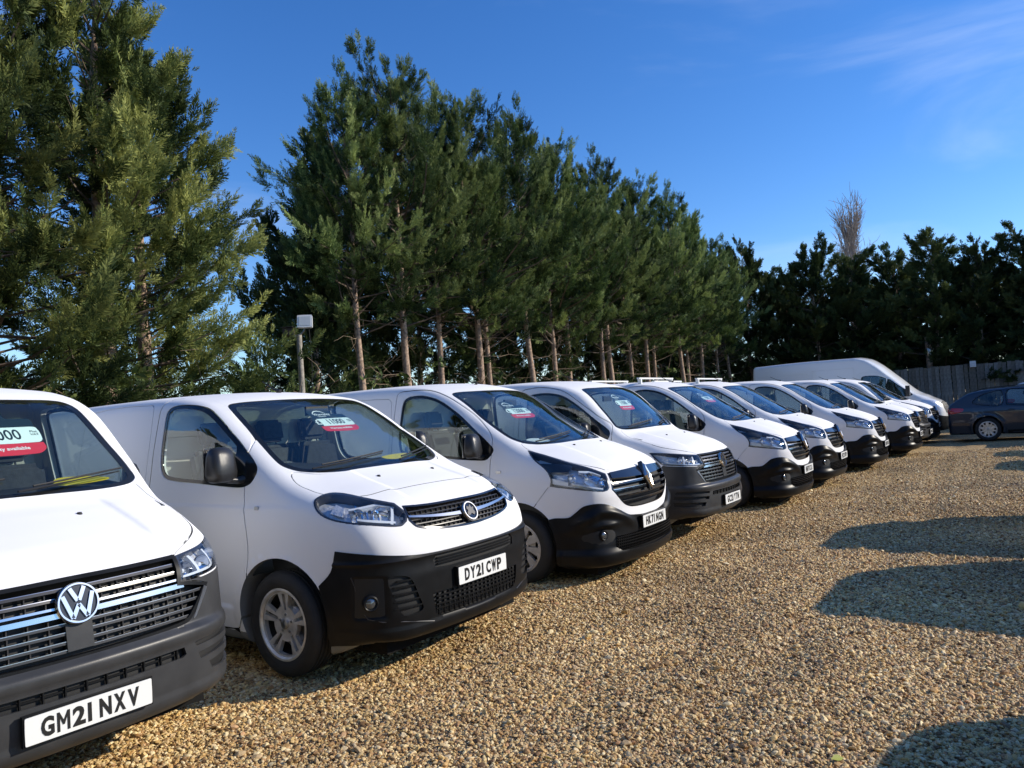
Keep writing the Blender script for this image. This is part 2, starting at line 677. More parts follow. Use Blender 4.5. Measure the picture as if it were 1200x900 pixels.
def shell_mesh(sh, inner=None, fine=.022):
    sp = sh.sp
    gx = np.concatenate([np.arange(sp['rear'] - .08, -1.25, .055), np.arange(-1.25, 1.08, fine)])
    gy = np.arange(-1.03, 1.031, .03)
    gz = np.arange(.1, sp.get('h', 2.08), .027)
    V, F = nets(sh.f, gx, gy, gz)
    V = sh.project(V, 3)
    if inner is not None:
        V2, F2 = nets(inner, np.arange(-1.5, .6, .04), np.arange(-.95, .951, .04), np.arange(.5, 2.0, .04))
        F = np.concatenate([F, F2[:, ::-1] + len(V)])
        V = np.concatenate([V, V2])
    return V, F
# world poses of the nine vans in the row: kind, x, y, heading in degrees
ROW = [('tsx', -2.648, 3.852, -35.8), ('viv', -1.042, 5.665, -34.6), ('tra', .48, 7.90, -34.0), ('tsx', 1.74, 9.642, -34.5),
       ('tra', 3.51, 11.9, -33.7), ('tra', 4.916, 13.93, -33.8), ('tra', 6.793, 16.232, -33.3), ('tra', 8.927, 18.884, -33.7),
       ('tsx', 10.21, 20.79, -33.9), ('tra', 11.50, 22.70, -34.0)]
# ------------------------------------------------------------------ materials
def mat(name, col, rough=.5, metal=0.0, coat=0.0, spec=.5, noise=None, bump=None, coat_rough=.03):
    """principled material; noise=(scale, amount) varies the colour, bump=(scale, strength) adds fine relief"""
    m = bpy.data.materials.new(name)
    m.use_nodes = True
    nt = m.node_tree
    b = nt.nodes['Principled BSDF']
    b.inputs['Base Color'].default_value = (*col, 1)
    b.inputs['Roughness'].default_value = rough
    b.inputs['Metallic'].default_value = metal
    b.inputs['Coat Weight'].default_value = coat
    b.inputs['Coat Roughness'].default_value = coat_rough
    b.inputs['Specular IOR Level'].default_value = spec
    if noise or bump:
        tc = nt.nodes.new('ShaderNodeTexCoord')
    if noise:
        n = nt.nodes.new('ShaderNodeTexNoise')
        n.inputs['Scale'].default_value = noise[0]
        n.inputs['Detail'].default_value = 6
        nt.links.new(tc.outputs['Object'], n.inputs['Vector'])
        r = nt.nodes.new('ShaderNodeValToRGB')
        r.color_ramp.elements[0].position = .3
        r.color_ramp.elements[1].position = .7
        k = noise[1]
        r.color_ramp.elements[0].color = (*[c * (1 - k) for c in col], 1)
        r.color_ramp.elements[1].color = (*[min(1, c * (1 + k)) for c in col], 1)
        nt.links.new(n.outputs['Fac'], r.inputs[0])
        nt.links.new(r.outputs[0], b.inputs['Base Color'])
        m2 = nt.nodes.new('ShaderNodeMapRange')
        m2.inputs['To Min'].default_value = rough * .85
        m2.inputs['To Max'].default_value = min(1, rough * 1.2)
        nt.links.new(n.outputs['Fac'], m2.inputs['Value'])
        nt.links.new(m2.outputs[0], b.inputs['Roughness'])
    if bump:
        n = nt.nodes.new('ShaderNodeTexNoise')
        n.inputs['Scale'].default_value = bump[0]
        n.inputs['Detail'].default_value = 4
        nt.links.new(tc.outputs['Object'], n.inputs['Vector'])
        bp = nt.nodes.new('ShaderNodeBump')
        bp.inputs['Strength'].default_value = bump[1]
        bp.inputs['Distance'].default_value = .01
        nt.links.new(n.outputs['Fac'], bp.inputs['Height'])
        nt.links.new(bp.outputs[0], b.inputs['Normal'])
    return m

def paint(name, col, dirt=.25):
    """gloss paint with road film low on the body and faint panel waviness"""
    m = mat(name, col, .38, coat=1.0)
    nt = m.node_tree
    b = nt.nodes['Principled BSDF']
    tc = nt.nodes.new('ShaderNodeTexCoord')
    n = nt.nodes.new('ShaderNodeTexNoise')
    n.inputs['Scale'].default_value = 3.5
    n.inputs['Detail'].default_value = 8
    n.inputs['Roughness'].default_value = .65
    nt.links.new(tc.outputs['Object'], n.inputs['Vector'])
    sp = nt.nodes.new('ShaderNodeSeparateXYZ')
    nt.links.new(tc.outputs['Object'], sp.inputs[0])
    mr = nt.nodes.new('ShaderNodeMapRange')
    mr.inputs['From Min'].default_value = .85
    mr.inputs['From Max'].default_value = .25
    mr.inputs['To Min'].default_value = .06
    mr.inputs['To Max'].default_value = .75
    nt.links.new(sp.outputs['Z'], mr.inputs['Value'])
    ra = nt.nodes.new('ShaderNodeMapRange')
    ra.inputs['From Min'].default_value = .42
    ra.inputs['From Max'].default_value = .72
    nt.links.new(n.outputs['Fac'], ra.inputs['Value'])
    mu = nt.nodes.new('ShaderNodeMath')
    mu.operation = 'MULTIPLY'
    nt.links.new(mr.outputs[0], mu.inputs[0])
    nt.links.new(ra.outputs[0], mu.inputs[1])
    mx = nt.nodes.new('ShaderNodeMix')
    mx.data_type = 'RGBA'
    mx.inputs[6].default_value = (*col, 1)
    mx.inputs[7].default_value = (col[0] * .55, col[1] * .47, col[2] * .36, 1)
    m3 = nt.nodes.new('ShaderNodeMath')
    m3.operation = 'MULTIPLY'
    m3.inputs[1].default_value = dirt * 2
    nt.links.new(mu.outputs[0], m3.inputs[0])
    nt.links.new(m3.outputs[0], mx.inputs[0])
    nt.links.new(mx.outputs[2], b.inputs['Base Color'])
    m4 = nt.nodes.new('ShaderNodeMath')
    m4.operation = 'MULTIPLY_ADD'
    m4.inputs[1].default_value = .25
    m4.inputs[2].default_value = .03
    nt.links.new(mu.outputs[0], m4.inputs[0])
    nt.links.new(m4.outputs[0], b.inputs['Coat Roughness'])
    w = nt.nodes.new('ShaderNodeTexNoise')
    w.inputs['Scale'].default_value = 2.2
    w.inputs['Detail'].default_value = 1
    nt.links.new(tc.outputs['Object'], w.inputs['Vector'])
    bp = nt.nodes.new('ShaderNodeBump')
    bp.inputs['Strength'].default_value = .12
    bp.inputs['Distance'].default_value = .03
    nt.links.new(w.outputs['Fac'], bp.inputs['Height'])
    nt.links.new(bp.outputs[0], b.inputs['Coat Normal'])
    return m

def glassm(name, tint=(.72, .82, .80), f0=1.5, base=.0):
    """thin vehicle glass: tinted see-through plus mirror reflection by angle"""
    m = bpy.data.materials.new(name)
    m.use_nodes = True
    nt = m.node_tree
    nt.nodes.remove(nt.nodes['Principled BSDF'])
    out = nt.nodes['Material Output']
    tr = nt.nodes.new('ShaderNodeBsdfTransparent')
    tr.inputs[0].default_value = (*tint, 1)
    gl = nt.nodes.new('ShaderNodeBsdfGlossy')
    gl.inputs['Roughness'].default_value = .015
    gl.inputs['Color'].default_value = (.95, .97, 1, 1)
    fr = nt.nodes.new('ShaderNodeFresnel')
    ge = nt.nodes.new('ShaderNodeNewGeometry')
    ior = nt.nodes.new('ShaderNodeMix')          # thin sheet: the same reflectance from either face
    ior.inputs[2].default_value = f0
    ior.inputs[3].default_value = 1 / f0
    nt.links.new(ge.outputs['Backfacing'], ior.inputs[0])
    nt.links.new(ior.outputs[0], fr.inputs['IOR'])
    ad = nt.nodes.new('ShaderNodeMath')
    ad.operation = 'ADD'
    ad.inputs[1].default_value = base
    ad.use_clamp = True
    nt.links.new(fr.outputs[0], ad.inputs[0])
    mx = nt.nodes.new('ShaderNodeMixShader')
    nt.links.new(ad.outputs[0], mx.inputs[0])
    nt.links.new(tr.outputs[0], mx.inputs[1])
    nt.links.new(gl.outputs[0], mx.inputs[2])
    nt.links.new(mx.outputs[0], out.inputs[0])
    return m

M = {
 'white': paint('white_paint', (.53, .512, .462)),
 'white_bright': paint('bright_white_paint', (.78, .78, .76), .1),  # brighter copy for the high-roofed van: sky reflection put into the colour
 'plastic': mat('black_plastic', (.009, .0095, .0105), .36, spec=.16, noise=(9, .25)),
 'greyplastic': mat('dark_grey_bumper_plastic', (.040, .041, .043), .36, spec=.3, noise=(7, .2), bump=(260, .04)),
 'gloss': mat('gloss_black', (.012, .012, .014), .12, coat=.6),
 'mesh': mat('matt_black', (.010, .010, .010), .6),
 'slat': mat('satin_grille_grey', (.035, .035, .038), .35),
 'chrome': mat('chrome', (.74, .72, .69), .20, 1.0),
 'satin': mat('satin_chrome', (.45, .46, .48), .28, 1.0),
 'emblem_black': mat('emblem_dark_blue_black', (.008, .010, .018), .25, coat=.15),
 'frit': mat('glass_edge_black', (.010, .011, .012), .10),
 'glass': glassm('windscreen_glass', (.90, .955, .945), 1.34, .003),
 'sideglass': glassm('side_glass', (.76, .81, .80), 1.45, .02),
 'lens': glassm('headlight_lens', (.97, .98, .985), 1.3, .0),
 'reflector': mat('headlight_reflector', (.75, .77, .82), .10, 1.0),
 'refl_back': mat('faceted_reflector', (.74, .75, .78), .24, .45, bump=(38, 1.0)),
 'housing': mat('headlight_housing', (.035, .037, .045), .25),
 'drl': mat('frosted_light_strip', (.65, .68, .72), .2, coat=.5),
 'amber': mat('amber_lens', (.55, .16, .01), .2, coat=.6),
 'interior': mat('interior_trim', (.14, .14, .14), .7, noise=(6, .15)),
 'cabin': mat('cabin_lining', (.17, .175, .17), .75, noise=(4, .1)),
 'dash': mat('dashboard_plastic', (.035, .037, .04), .55, noise=(8, .2), bump=(200, .2)),
 'seat': mat('seat_fabric', (.05, .052, .058), .9, noise=(30, .3), bump=(150, .5)),
 'rubber': mat('tyre_rubber', (.018, .018, .018), .75, noise=(12, .35), bump=(90, .3)),
 'alloy': mat('alloy_wheel', (.66, .65, .62), .38, .55, noise=(14, .25)),
 'hubcap': mat('silver_wheel_cover', (.42, .42, .43), .38, .5, noise=(12, .25)),
 'under': mat('underbody_black', (.010, .010, .010), .9, spec=.1, noise=(5, .4)),
 'plate': mat('number_plate_white', (.76, .77, .75), .35),
 'plate_black': mat('number_plate_black', (.015, .015, .015), .4),
 'card_white': mat('card_pale_green_white', (.80, .90, .85), .5),
 'card_black': mat('card_dark_green_black', (.015, .025, .024), .4),
 'card_red': mat('card_red', (.72, .035, .05), .45),
 'card_ink': mat('card_print_white', (.85, .87, .86), .5),
 'yellow': mat('yellow_paper', (.80, .60, .03), .6, noise=(25, .1)),
 'paper': mat('white_paper', (.72, .74, .72), .6),
 'foglens': mat('fog_lamp_lens', (.16, .17, .18), .12, .7),
 'mirror_black': mat('mirror_cap_plastic', (.02, .02, .021), .3, bump=(300, .15)),
 'red': mat('red_lamp_lens', (.45, .01, .015), .12, coat=.8),
}

_FONT = {}
def text_mesh(txt, h, depth=.0008, bold=0.0, align='CENTER', sx=1.0):
    """flat lettering in the local xy plane, extruded a little; returns mesh"""
    cu = bpy.data.curves.new('lettering', 'FONT')
    cu.body = txt
    cu.size = h / .72
    cu.extrude = depth
    cu.offset = bold
    cu.align_x = align
    cu.align_y = 'CENTER'
    cu.resolution_u = 3
    cu.space_character = 1.12 if bold > .002 else 1.0
    o = bpy.data.objects.new('lettering', cu)
    C.objects.link(o)
    dg = bpy.context.evaluated_depsgraph_get()
    me = bpy.data.meshes.new_from_object(o.evaluated_get(dg))
    bpy.data.objects.remove(o, do_unlink=True)
    if sx != 1:
        me.transform(Matrix.Diagonal((sx, 1, 1, 1)))
    return me

def lettering(name, txt, h, m, parent, M4, bold=0.0, sx=1.0, align='CENTER'):
    me = text_mesh(txt, h, bold=bold, sx=sx, align=align)
    me.materials.clear()
    me.materials.append(m)
    me.transform(M4)
    o = bpy.data.objects.new(name, me)
    link(o, parent)
    return o

def frame(o, right, up):
    """matrix whose local x runs along right, y along up, z = right x up, placed at o"""
    r = Vector(right).normalized()
    u = Vector(up)
    u = (u - r * u.dot(r)).normalized()
    n = r.cross(u)
    m = Matrix((r, u, n)).transposed().to_4x4()
    m.translation = Vector(o)
    return m

# ------------------------------------------------------------------ shared vehicle parts
def tyre_mesh(r=.335, w=.215, rim=.215):
    mb = MB()
    h = w / 2
    prof = [(rim - .01, -h * .75), (rim + .004, -h * .80), (rim + .03, -h * .97), ((r + rim) / 2 + .01, -h), (r - .03, -h * .95), (r - .008, -h * .80), (r, -h * .62)]
    for q in (-.45, -.15, .15, .45):
        prof += [(r + .001, h * (q - .13)), (r - .009, h * (q - .10)), (r - .009, h * (q - .02)), (r + .002, h * q + .001)]
    prof += [(r, h * .62), (r - .008, h * .80), (r - .03, h * .95), ((r + rim) / 2 + .01, h), (rim + .03, h * .97), (rim + .004, h * .80), (rim - .01, h * .75), (rim - .014, 0)]
    mb.lathe(prof, n=48, close=True)
    return mb

def ring_poly(r0, r1, a0, a1, n=5):
    return [(r0 * math.cos(a0 + (a1 - a0) * i / n), r0 * math.sin(a0 + (a1 - a0) * i / n)) for i in range(n + 1)] + \
           [(r1 * math.cos(a1 - (a1 - a0) * i / n), r1 * math.sin(a1 - (a1 - a0) * i / n)) for i in range(n + 1)]

def circ(r, n=32, c=(0, 0), ph=0):
    return [(c[0] + r * math.cos(ph + 2 * math.pi * i / n), c[1] + r * math.sin(ph + 2 * math.pi * i / n)) for i in range(n)]

def rim_mesh(kind):
    """outer face at y = -.085 .. ; y negative is outwards"""
    mb = MB()
    R0 = .222
    mb.lathe([(R0, .09), (R0 + .004, -.085), (R0 + .008, -.096), (R0 - .006, -.098), (R0 - .016, -.085), (R0 - .02, .09)], n=48, close=True)
    holes = []
    if kind == 'viv':
        for k in range(5):
            a = math.pi / 2 + 2 * math.pi * k / 5
            # slot inside each split spoke
            d = np.array([math.cos(a), math.sin(a)])
            t = np.array([-d[1], d[0]])
            holes.append([tuple(d * .085 + t * .010), tuple(d * .085 - t * .010), tuple(d * .192 - t * .015), tuple(d * .192 + t * .015)])
            # window between spokes
            a2 = a + math.pi / 5
            holes.append(ring_poly(.198, .112, a2 - .36, a2 + .36, 6))
    elif kind == 'tra':
        for k in range(9):
            a = 2 * math.pi * k / 9 + .2
            holes.append([(.075 * math.cos(a - .10), .075 * math.sin(a - .10)), (.190 * math.cos(a - .17), .190 * math.sin(a - .17)), (.199 * math.cos(a), .199 * math.sin(a)),
                          (.190 * math.cos(a + .12), .190 * math.sin(a + .12)), (.078 * math.cos(a + .10), .078 * math.sin(a + .10))])
    elif kind == 'bmw':
        for k in range(10):
            a = 2 * math.pi * k / 10
            holes.append(ring_poly(.200, .075, a - .10 + (.05 if k % 2 else -.05), a + .22 + (.05 if k % 2 else -.05), 3))
    else:
        for k in range(12):
            a = 2 * math.pi * k / 12
            holes.append(circ(.022, 10, (.165 * math.cos(a), .165 * math.sin(a))))
    V2, T, loops = cdt(circ(R0 - .008, 60), holes, 0)
    # densify radially for the dished profile
    def dish(p, back):
        r = np.hypot(*p)
        y = -.080 + .028 * (1 - min(1, r / .2)) ** 1.2 - (.012 if r < .045 else 0)
        return y + (.030 if back else 0)
    n = len(V2)
    V = [(p[0], dish(p, 0), p[1]) for p in V2] + [(p[0], dish(p, 1), p[1]) for p in V2]
    F = [tuple(t) for t in T] + [tuple(i + n for i in reversed(t)) for t in T]
    for lp in loops:
        for i in range(len(lp)):
            a, b = lp[i], lp[(i + 1) % len(lp)]
            F.append((b, a, a + n, b + n))
    mb.add(V, F)
    return mb

def make_wheel(parent, c, sgn, kind, r=.335):
    """sgn -1: outer face towards -y"""
    t = tyre_mesh(r=r).build('wheel', M['rubber'], parent, 40)
    rim = rim_mesh(kind).build('rim', M['hubcap'] if kind == 'tra' else M['alloy'], t, 35)
    cap = MB()
    cap.lathe([(0, -.088), (.020, -.088), (.032, -.083), (.034, -.05), (0, -.05)], n=20)
    for k in range(5):
        a = 2 * math.pi * k / 5 + .3
        cap.lathe([(0, -.070), (.009, -.070), (.010, -.05)], c=(.057 * math.cos(a), 0, .057 * math.sin(a)), n=8)
    cap.build('hub_cap', M['satin'], t, 30)
    bd = MB()
    bd.lathe([(.03, -.02), (.145, -.02), (.145, .005), (.03, .005)], n=32, close=True)
    bd.lathe([(0, -.035), (.07, -.035), (.075, .0)], n=24)
    bd.box((.10, -.015, .06), (.09, .06, .10))
    bd.build('brake_disc', M['satin'], t, 30)
    t.location = c
    if sgn > 0:
        t.rotation_euler = (0, 0, math.pi)
    return t

def plate_characters(reg, parent, M4):
    """each character its own piece, 79 mm high and 50 mm wide as on a real plate"""
    w, gap, space = .050, .011, .033
    widths = [w * .30 if c in '1I' else w for c in reg if c != ' ']
    total = sum(widths) + gap * (len(widths) - 2) + space
    x = -total / 2
    for c in reg:
        if c == ' ':
            x += space - gap
            continue
        key = c
        if key not in _FONT:
            me = text_mesh(c, .079, bold=.0042)
            co = np.array([v.co for v in me.vertices])
            lo, hi = co.min(0), co.max(0)
            cw = w * .30 if c in '1I' else w
            if c == 'M':
                bpy.data.meshes.remove(me)
                mb = MB()
                k_, t_ = .025, .0105
                mb.prism([(-k_, -.0395), (-k_, .0395), (-k_ + t_ * .9, .0395), (0, .004), (k_ - t_ * .9, .0395), (k_, .0395), (k_, -.0395), (k_ - t_, -.0395), (k_ - t_, .018), (.0035, -.014), (-.0035, -.014), (-k_ + t_, .018), (-k_ + t_, -.0395)], -.0008, .0008, 'Z')
                me = bpy.data.meshes.new('plate_character')
                me.from_pydata([tuple(v) for v in mb.V[0]], [], mb.F)
            elif c == '1':
                # plain upright bar
                bpy.data.meshes.remove(me)
                mb = MB()
                mb.box((0, 0, 0), (cw, .079, .0016))
                me = bpy.data.meshes.new('plate_character')
                me.from_pydata([tuple(v) for v in mb.V[0]], [], mb.F)
            else:
                me.transform(Matrix.Translation((-(lo[0] + hi[0]) / 2, -(lo[1] + hi[1]) / 2, 0)))
                me.transform(Matrix.Diagonal((cw / (hi[0] - lo[0]), .079 / (hi[1] - lo[1]), 1, 1)))
            me.materials.clear()
            me.materials.append(M['plate_black'])
            _FONT[key] = me
        cw = w * .30 if c in '1I' else w
        o = bpy.data.objects.new('plate_character', _FONT[key])
        link(o, parent)
        o.matrix_local = M4 @ Matrix.Translation((x + cw / 2, 0, .0009))
        x += cw + gap
# ------------------------------------------------------------------ van fronts: outlines as measured points on each body
def grow(poly, d):
    P = np.array([p[:2] for p in poly], float)
    n = len(P)
    A = 0.5 * np.sum(P[:, 0] * np.roll(P[:, 1], -1) - np.roll(P[:, 0], -1) * P[:, 1])
    s = 1 if A > 0 else -1
    e = np.roll(P, -1, 0) - P
    e /= np.linalg.norm(e, axis=1, keepdims=True) + 1e-9
    nrm = np.stack([e[:, 1], -e[:, 0]], -1) * s
    m = nrm + np.roll(nrm, 1, 0)
    m /= np.maximum((m * nrm).sum(1), .35)[:, None]
    return [tuple(p) for p in P + m * d]

def mirror_loop(half):
    """half: outline points (a,z) from centre line round one side back to centre line; returns the closed loop"""
    out = list(half)
    for p in reversed(half):
        if abs(p[0]) > 1e-4:
            out.append((-p[0],) + tuple(p[1:]))
    return out

FRONT = {
 'viv': dict(
    head=[(.30, -.86, 1.12), (.33, -.80, 1.15), (.40, -.71, 1.145), (.51, -.62, 1.11), (.66, -.52, 1.065, 'c'), (.765, -.515, 1.00), (.785, -.54, .955, 'c'), (.785, -.60, .932), (.70, -.75, .955), (.53, -.86, .985), (.41, -.89, 1.02), (.33, -.88, 1.07)],
    grille=[(.78, 0, 1.035), (.75, -.30, 1.035), (.69, -.492, 1.045, 'c'), (.78, -.525, .955, 'c'), (.82, -.49, .91), (.86, -.33, .878), (.88, -.10, .862), (.88, 0, .86)],
    bumper=[(.90, 0, .745), (.89, -.38, .745), (.85, -.57, .755), (.73, -.80, .79), (.50, -.885, .815, 'c'), (.46, -.89, .69), (.365, -.91, .60, 'c'), (.41, -.90, .42), (.42, -.90, .235, 'c'), (.55, -.87, .245), (.70, -.78, .262), (.80, -.62, .272), (.87, -.3, .278), (.88, 0, .28)],
    bonnet=[(.56, 0), (.545, -.30), (.53, -.42), (.50, -.60), (.40, -.715), (.30, -.775), (.18, -.795), (.09, -.80), (.0, -.775), (-.03, -.735), (.08, -.60), (.13, -.44), (.155, 0)],
    wind=[(0, 1.805), (.35, 1.80), (.60, 1.785), (.665, 1.755), (.70, 1.66), (.735, 1.50), (.76, 1.38), (.755, 1.325), (.69, 1.283), (.50, 1.262), (.25, 1.268), (0, 1.27)],
    sidewin=[(-1.34, 1.66), (-1.325, 1.76), (-1.26, 1.795), (-1.1, 1.797), (-.90, 1.765), (-.74, 1.69), (-.57, 1.58), (-.42, 1.475), (-.25, 1.345), (-.225, 1.29), (-.27, 1.225), (-.38, 1.20), (-.82, 1.225), (-1.14, 1.245), (-1.27, 1.275), (-1.33, 1.37)],
    door=[(-1.42, 1.82), (-1.30, 1.862), (-1.10, 1.855), (-.86, 1.79), (-.62, 1.655), (-.46, 1.55), (-.37, 1.46), (-.345, 1.36), (-.32, 1.20), (-.27, .98), (-.255, .80), (-.29, .50), (-.36, .36), (-.44, .262), (-1.30, .262), (-1.42, .35)],
 ),
 'tra': dict(
    head=[(.09, -.80, 1.232, 'c'), (.27, -.775, 1.18), (.47, -.735, 1.11), (.62, -.67, 1.06), (.76, -.565, .985, 'c'), (.83, -.62, .865), (.835, -.655, .838, 'c'), (.80, -.70, .832), (.61, -.85, .866), (.37, -.90, .90, 'c'), (.375, -.89, .965), (.33, -.89, 1.05), (.20, -.87, 1.14)],
    grille=[(.83, 0, 1.00), (.83, -.30, .99), (.76, -.545, .985, 'c'), (.84, -.60, .84, 'c'), (.88, -.46, .70), (.91, -.33, .655), (.93, 0, .645)],
    bumper=[(.93, 0, .565), (.93, -.15, .565), (.91, -.27, .575), (.87, -.43, .60), (.85, -.56, .665), (.81, -.66, .715), (.76, -.75, .732), (.66, -.82, .715), (.59, -.85, .66), (.53, -.87, .62), (.40, -.90, .615), (.345, -.92, .60, 'c'), (.40, -.91, .42), (.42, -.90, .21, 'c'), (.60, -.86, .175), (.80, -.66, .165), (.90, -.3, .165), (.90, 0, .165)],
    bonnet=[(.815, 0), (.80, -.30), (.755, -.54, 'c'), (.62, -.66), (.47, -.735), (.27, -.775), (.10, -.79), (.02, -.775), (-.01, -.745), (.12, -.60), (.17, -.44), (.215, 0)],
    wind=[(0, 1.85), (.38, 1.845), (.62, 1.835), (.70, 1.80), (.735, 1.68), (.77, 1.52), (.785, 1.40), (.775, 1.33), (.70, 1.283), (.46, 1.268), (.2, 1.272), (0, 1.275)],
    sidewin=[(-1.43, 1.68), (-1.40, 1.79), (-1.32, 1.825), (-1.15, 1.825), (-.93, 1.765), (-.68, 1.62), (-.45, 1.44), (-.25, 1.275), (-.235, 1.235), (-.30, 1.16), (-.39, 1.15), (-.8, 1.175), (-1.25, 1.205), (-1.40, 1.25), (-1.44, 1.36)],
    door=[(-1.51, 1.85), (-1.38, 1.885), (-1.12, 1.875), (-.86, 1.79), (-.60, 1.645), (-.40, 1.50), (-.27, 1.37), (-.255, 1.25), (-.26, 1.10), (-.25, .80), (-.29, .50), (-.36, .36), (-.44, .262), (-1.38, .262), (-1.51, .35)],
 ),
 'tsx': dict(
    head=[(.34, -.90, 1.04, 'c'), (.44, -.87, 1.035), (.56, -.78, 1.02), (.66, -.66, 1.00), (.755, -.515, .982, 'c'), (.825, -.505, .862, 'c'), (.80, -.64, .862), (.74, -.77, .872), (.54, -.88, .888), (.50, -.89, .895), (.42, -.905, .96)],
    grille=[(.81, 0, .982), (.80, -.25, .98), (.76, -.505, .98, 'c'), (.82, -.495, .855, 'c'), (.82, -.56, .845), (.80, -.665, .82, 'c'), (.86, -.555, .69), (.87, -.51, .665), (.89, -.30, .655), (.90, 0, .652)],
    bumper=[(.90, 0, .658), (.89, -.30, .660), (.87, -.512, .670), (.86, -.552, .692), (.80, -.664, .824, 'c'), (.825, -.60, .848), (.83, -.505, .858, 'c'), (.80, -.64, .856), (.74, -.77, .866), (.54, -.88, .882), (.50, -.89, .889, 'c'), (.42, -.905, .80), (.38, -.91, .64, 'c'), (.41, -.90, .45), (.42, -.90, .28, 'c'), (.62, -.86, .29), (.80, -.70, .315), (.87, -.4, .325), (.88, 0, .325)],
    bonnet=[(.805, 0), (.795, -.25), (.755, -.51, 'c'), (.66, -.645), (.56, -.735), (.44, -.79), (.30, -.81), (.10, -.81), (-.02, -.785), (-.065, -.76), (-.0, -.60), (.04, -.30), (.05, 0)],
    wind=[(0, 1.85), (.40, 1.845), (.60, 1.835), (.665, 1.80), (.70, 1.70), (.745, 1.54), (.785, 1.40), (.79, 1.345), (.73, 1.315), (.55, 1.305), (.28, 1.31), (0, 1.315)],
    sidewin=[(-1.33, 1.65), (-1.31, 1.78), (-1.22, 1.81), (-1.0, 1.81), (-.80, 1.765), (-.60, 1.65), (-.35, 1.46), (-.17, 1.32), (-.15, 1.26), (-.20, 1.19), (-.5, 1.175), (-1.0, 1.19), (-1.28, 1.21), (-1.33, 1.30)],
    door=[(-1.41, 1.84), (-1.28, 1.885), (-1.05, 1.88), (-.78, 1.81), (-.52, 1.64), (-.30, 1.48), (-.15, 1.37), (-.13, 1.22), (-.16, 1.00), (-.20, .80), (-.26, .52), (-.36, .36), (-.44, .262), (-1.28, .262), (-1.41, .35)],
 ),
}
ARCH = (.03, .362, .398)

def az(sh, pts):
    out = []
    for p in pts:
        q = (math.atan2(p[1], p[0] - sh.axis), p[2])
        out.append(q + ('c',) if len(p) > 3 else q)
    return out

def inset_wheel_arch(a, z):
    return a

def bar(sh, zf, y0, y1, hh, n=14):
    """horizontal strip between y0 and y1 with centre line zf(y) and half height hh(y) in cylindrical coordinates"""
    hf = hh if callable(hh) else (lambda y: hh)
    ys = np.linspace(y0, y1, n)
    return sh.FF([(y, zf(y) + hf(y)) for y in ys] + [(y, zf(y) - hf(y)) for y in ys[::-1]])

def clip_y(sh, outline, z):
    """|y| where the horizontal line z leaves the outline (symmetric outline in (a,z))"""
    P = np.array([p[:2] for p in outline])
    a = 0.0
    best = None
    for i in range(len(P)):
        (a0, z0), (a1, z1) = P[i], P[(i + 1) % len(P)]
        if (z0 - z) * (z1 - z) < 0:
            t = (z - z0) / (z1 - z0)
            aa = abs(a0 + (a1 - a0) * t)
            if best is None or aa > best:
                best = aa
    if best is None:
        return None
    p = sh.cyl(np.array([[best, z]]))[0]
    return float(abs(p[1]))

def skin(name, sh, outline, m, parent=None, smooth=45, **kw):
    V, F = patch(sh, outline, **kw)
    o = mesh_obj(name, V, F, m, parent)
    recalc(o.data)
    if smooth is not None:
        sm(o.data, smooth)
    return o

def both(name, sh, outline, m, parent=None, **kw):
    """a skin and its mirror twin on the other side, as two objects"""
    o = skin(name, sh, outline, m, parent, **kw)
    out2 = [(-p[0],) + tuple(p[1:]) for p in outline]
    kw2 = dict(kw)
    if kw2.get('proj') == 'side':
        out2 = outline
        kw2['sg'] = 1
    if 'holes' in kw2 and kw2.get('proj', 'cyl') != 'side':
        kw2['holes'] = [[(-p[0], p[1]) for p in h] for h in kw2['holes']]
    p = skin(name, sh, out2, m, parent, **kw2)
    return o, p

def solid(V, F):
    o = mesh_obj('cutter', V, F)
    recalc(o.data)
    return o

def side_prism(poly, sg, y0=.66, y1=1.25):
    mb = MB()
    mb.prism(poly, sg * y0, sg * y1, 'Y')
    return mb.build('cutter')

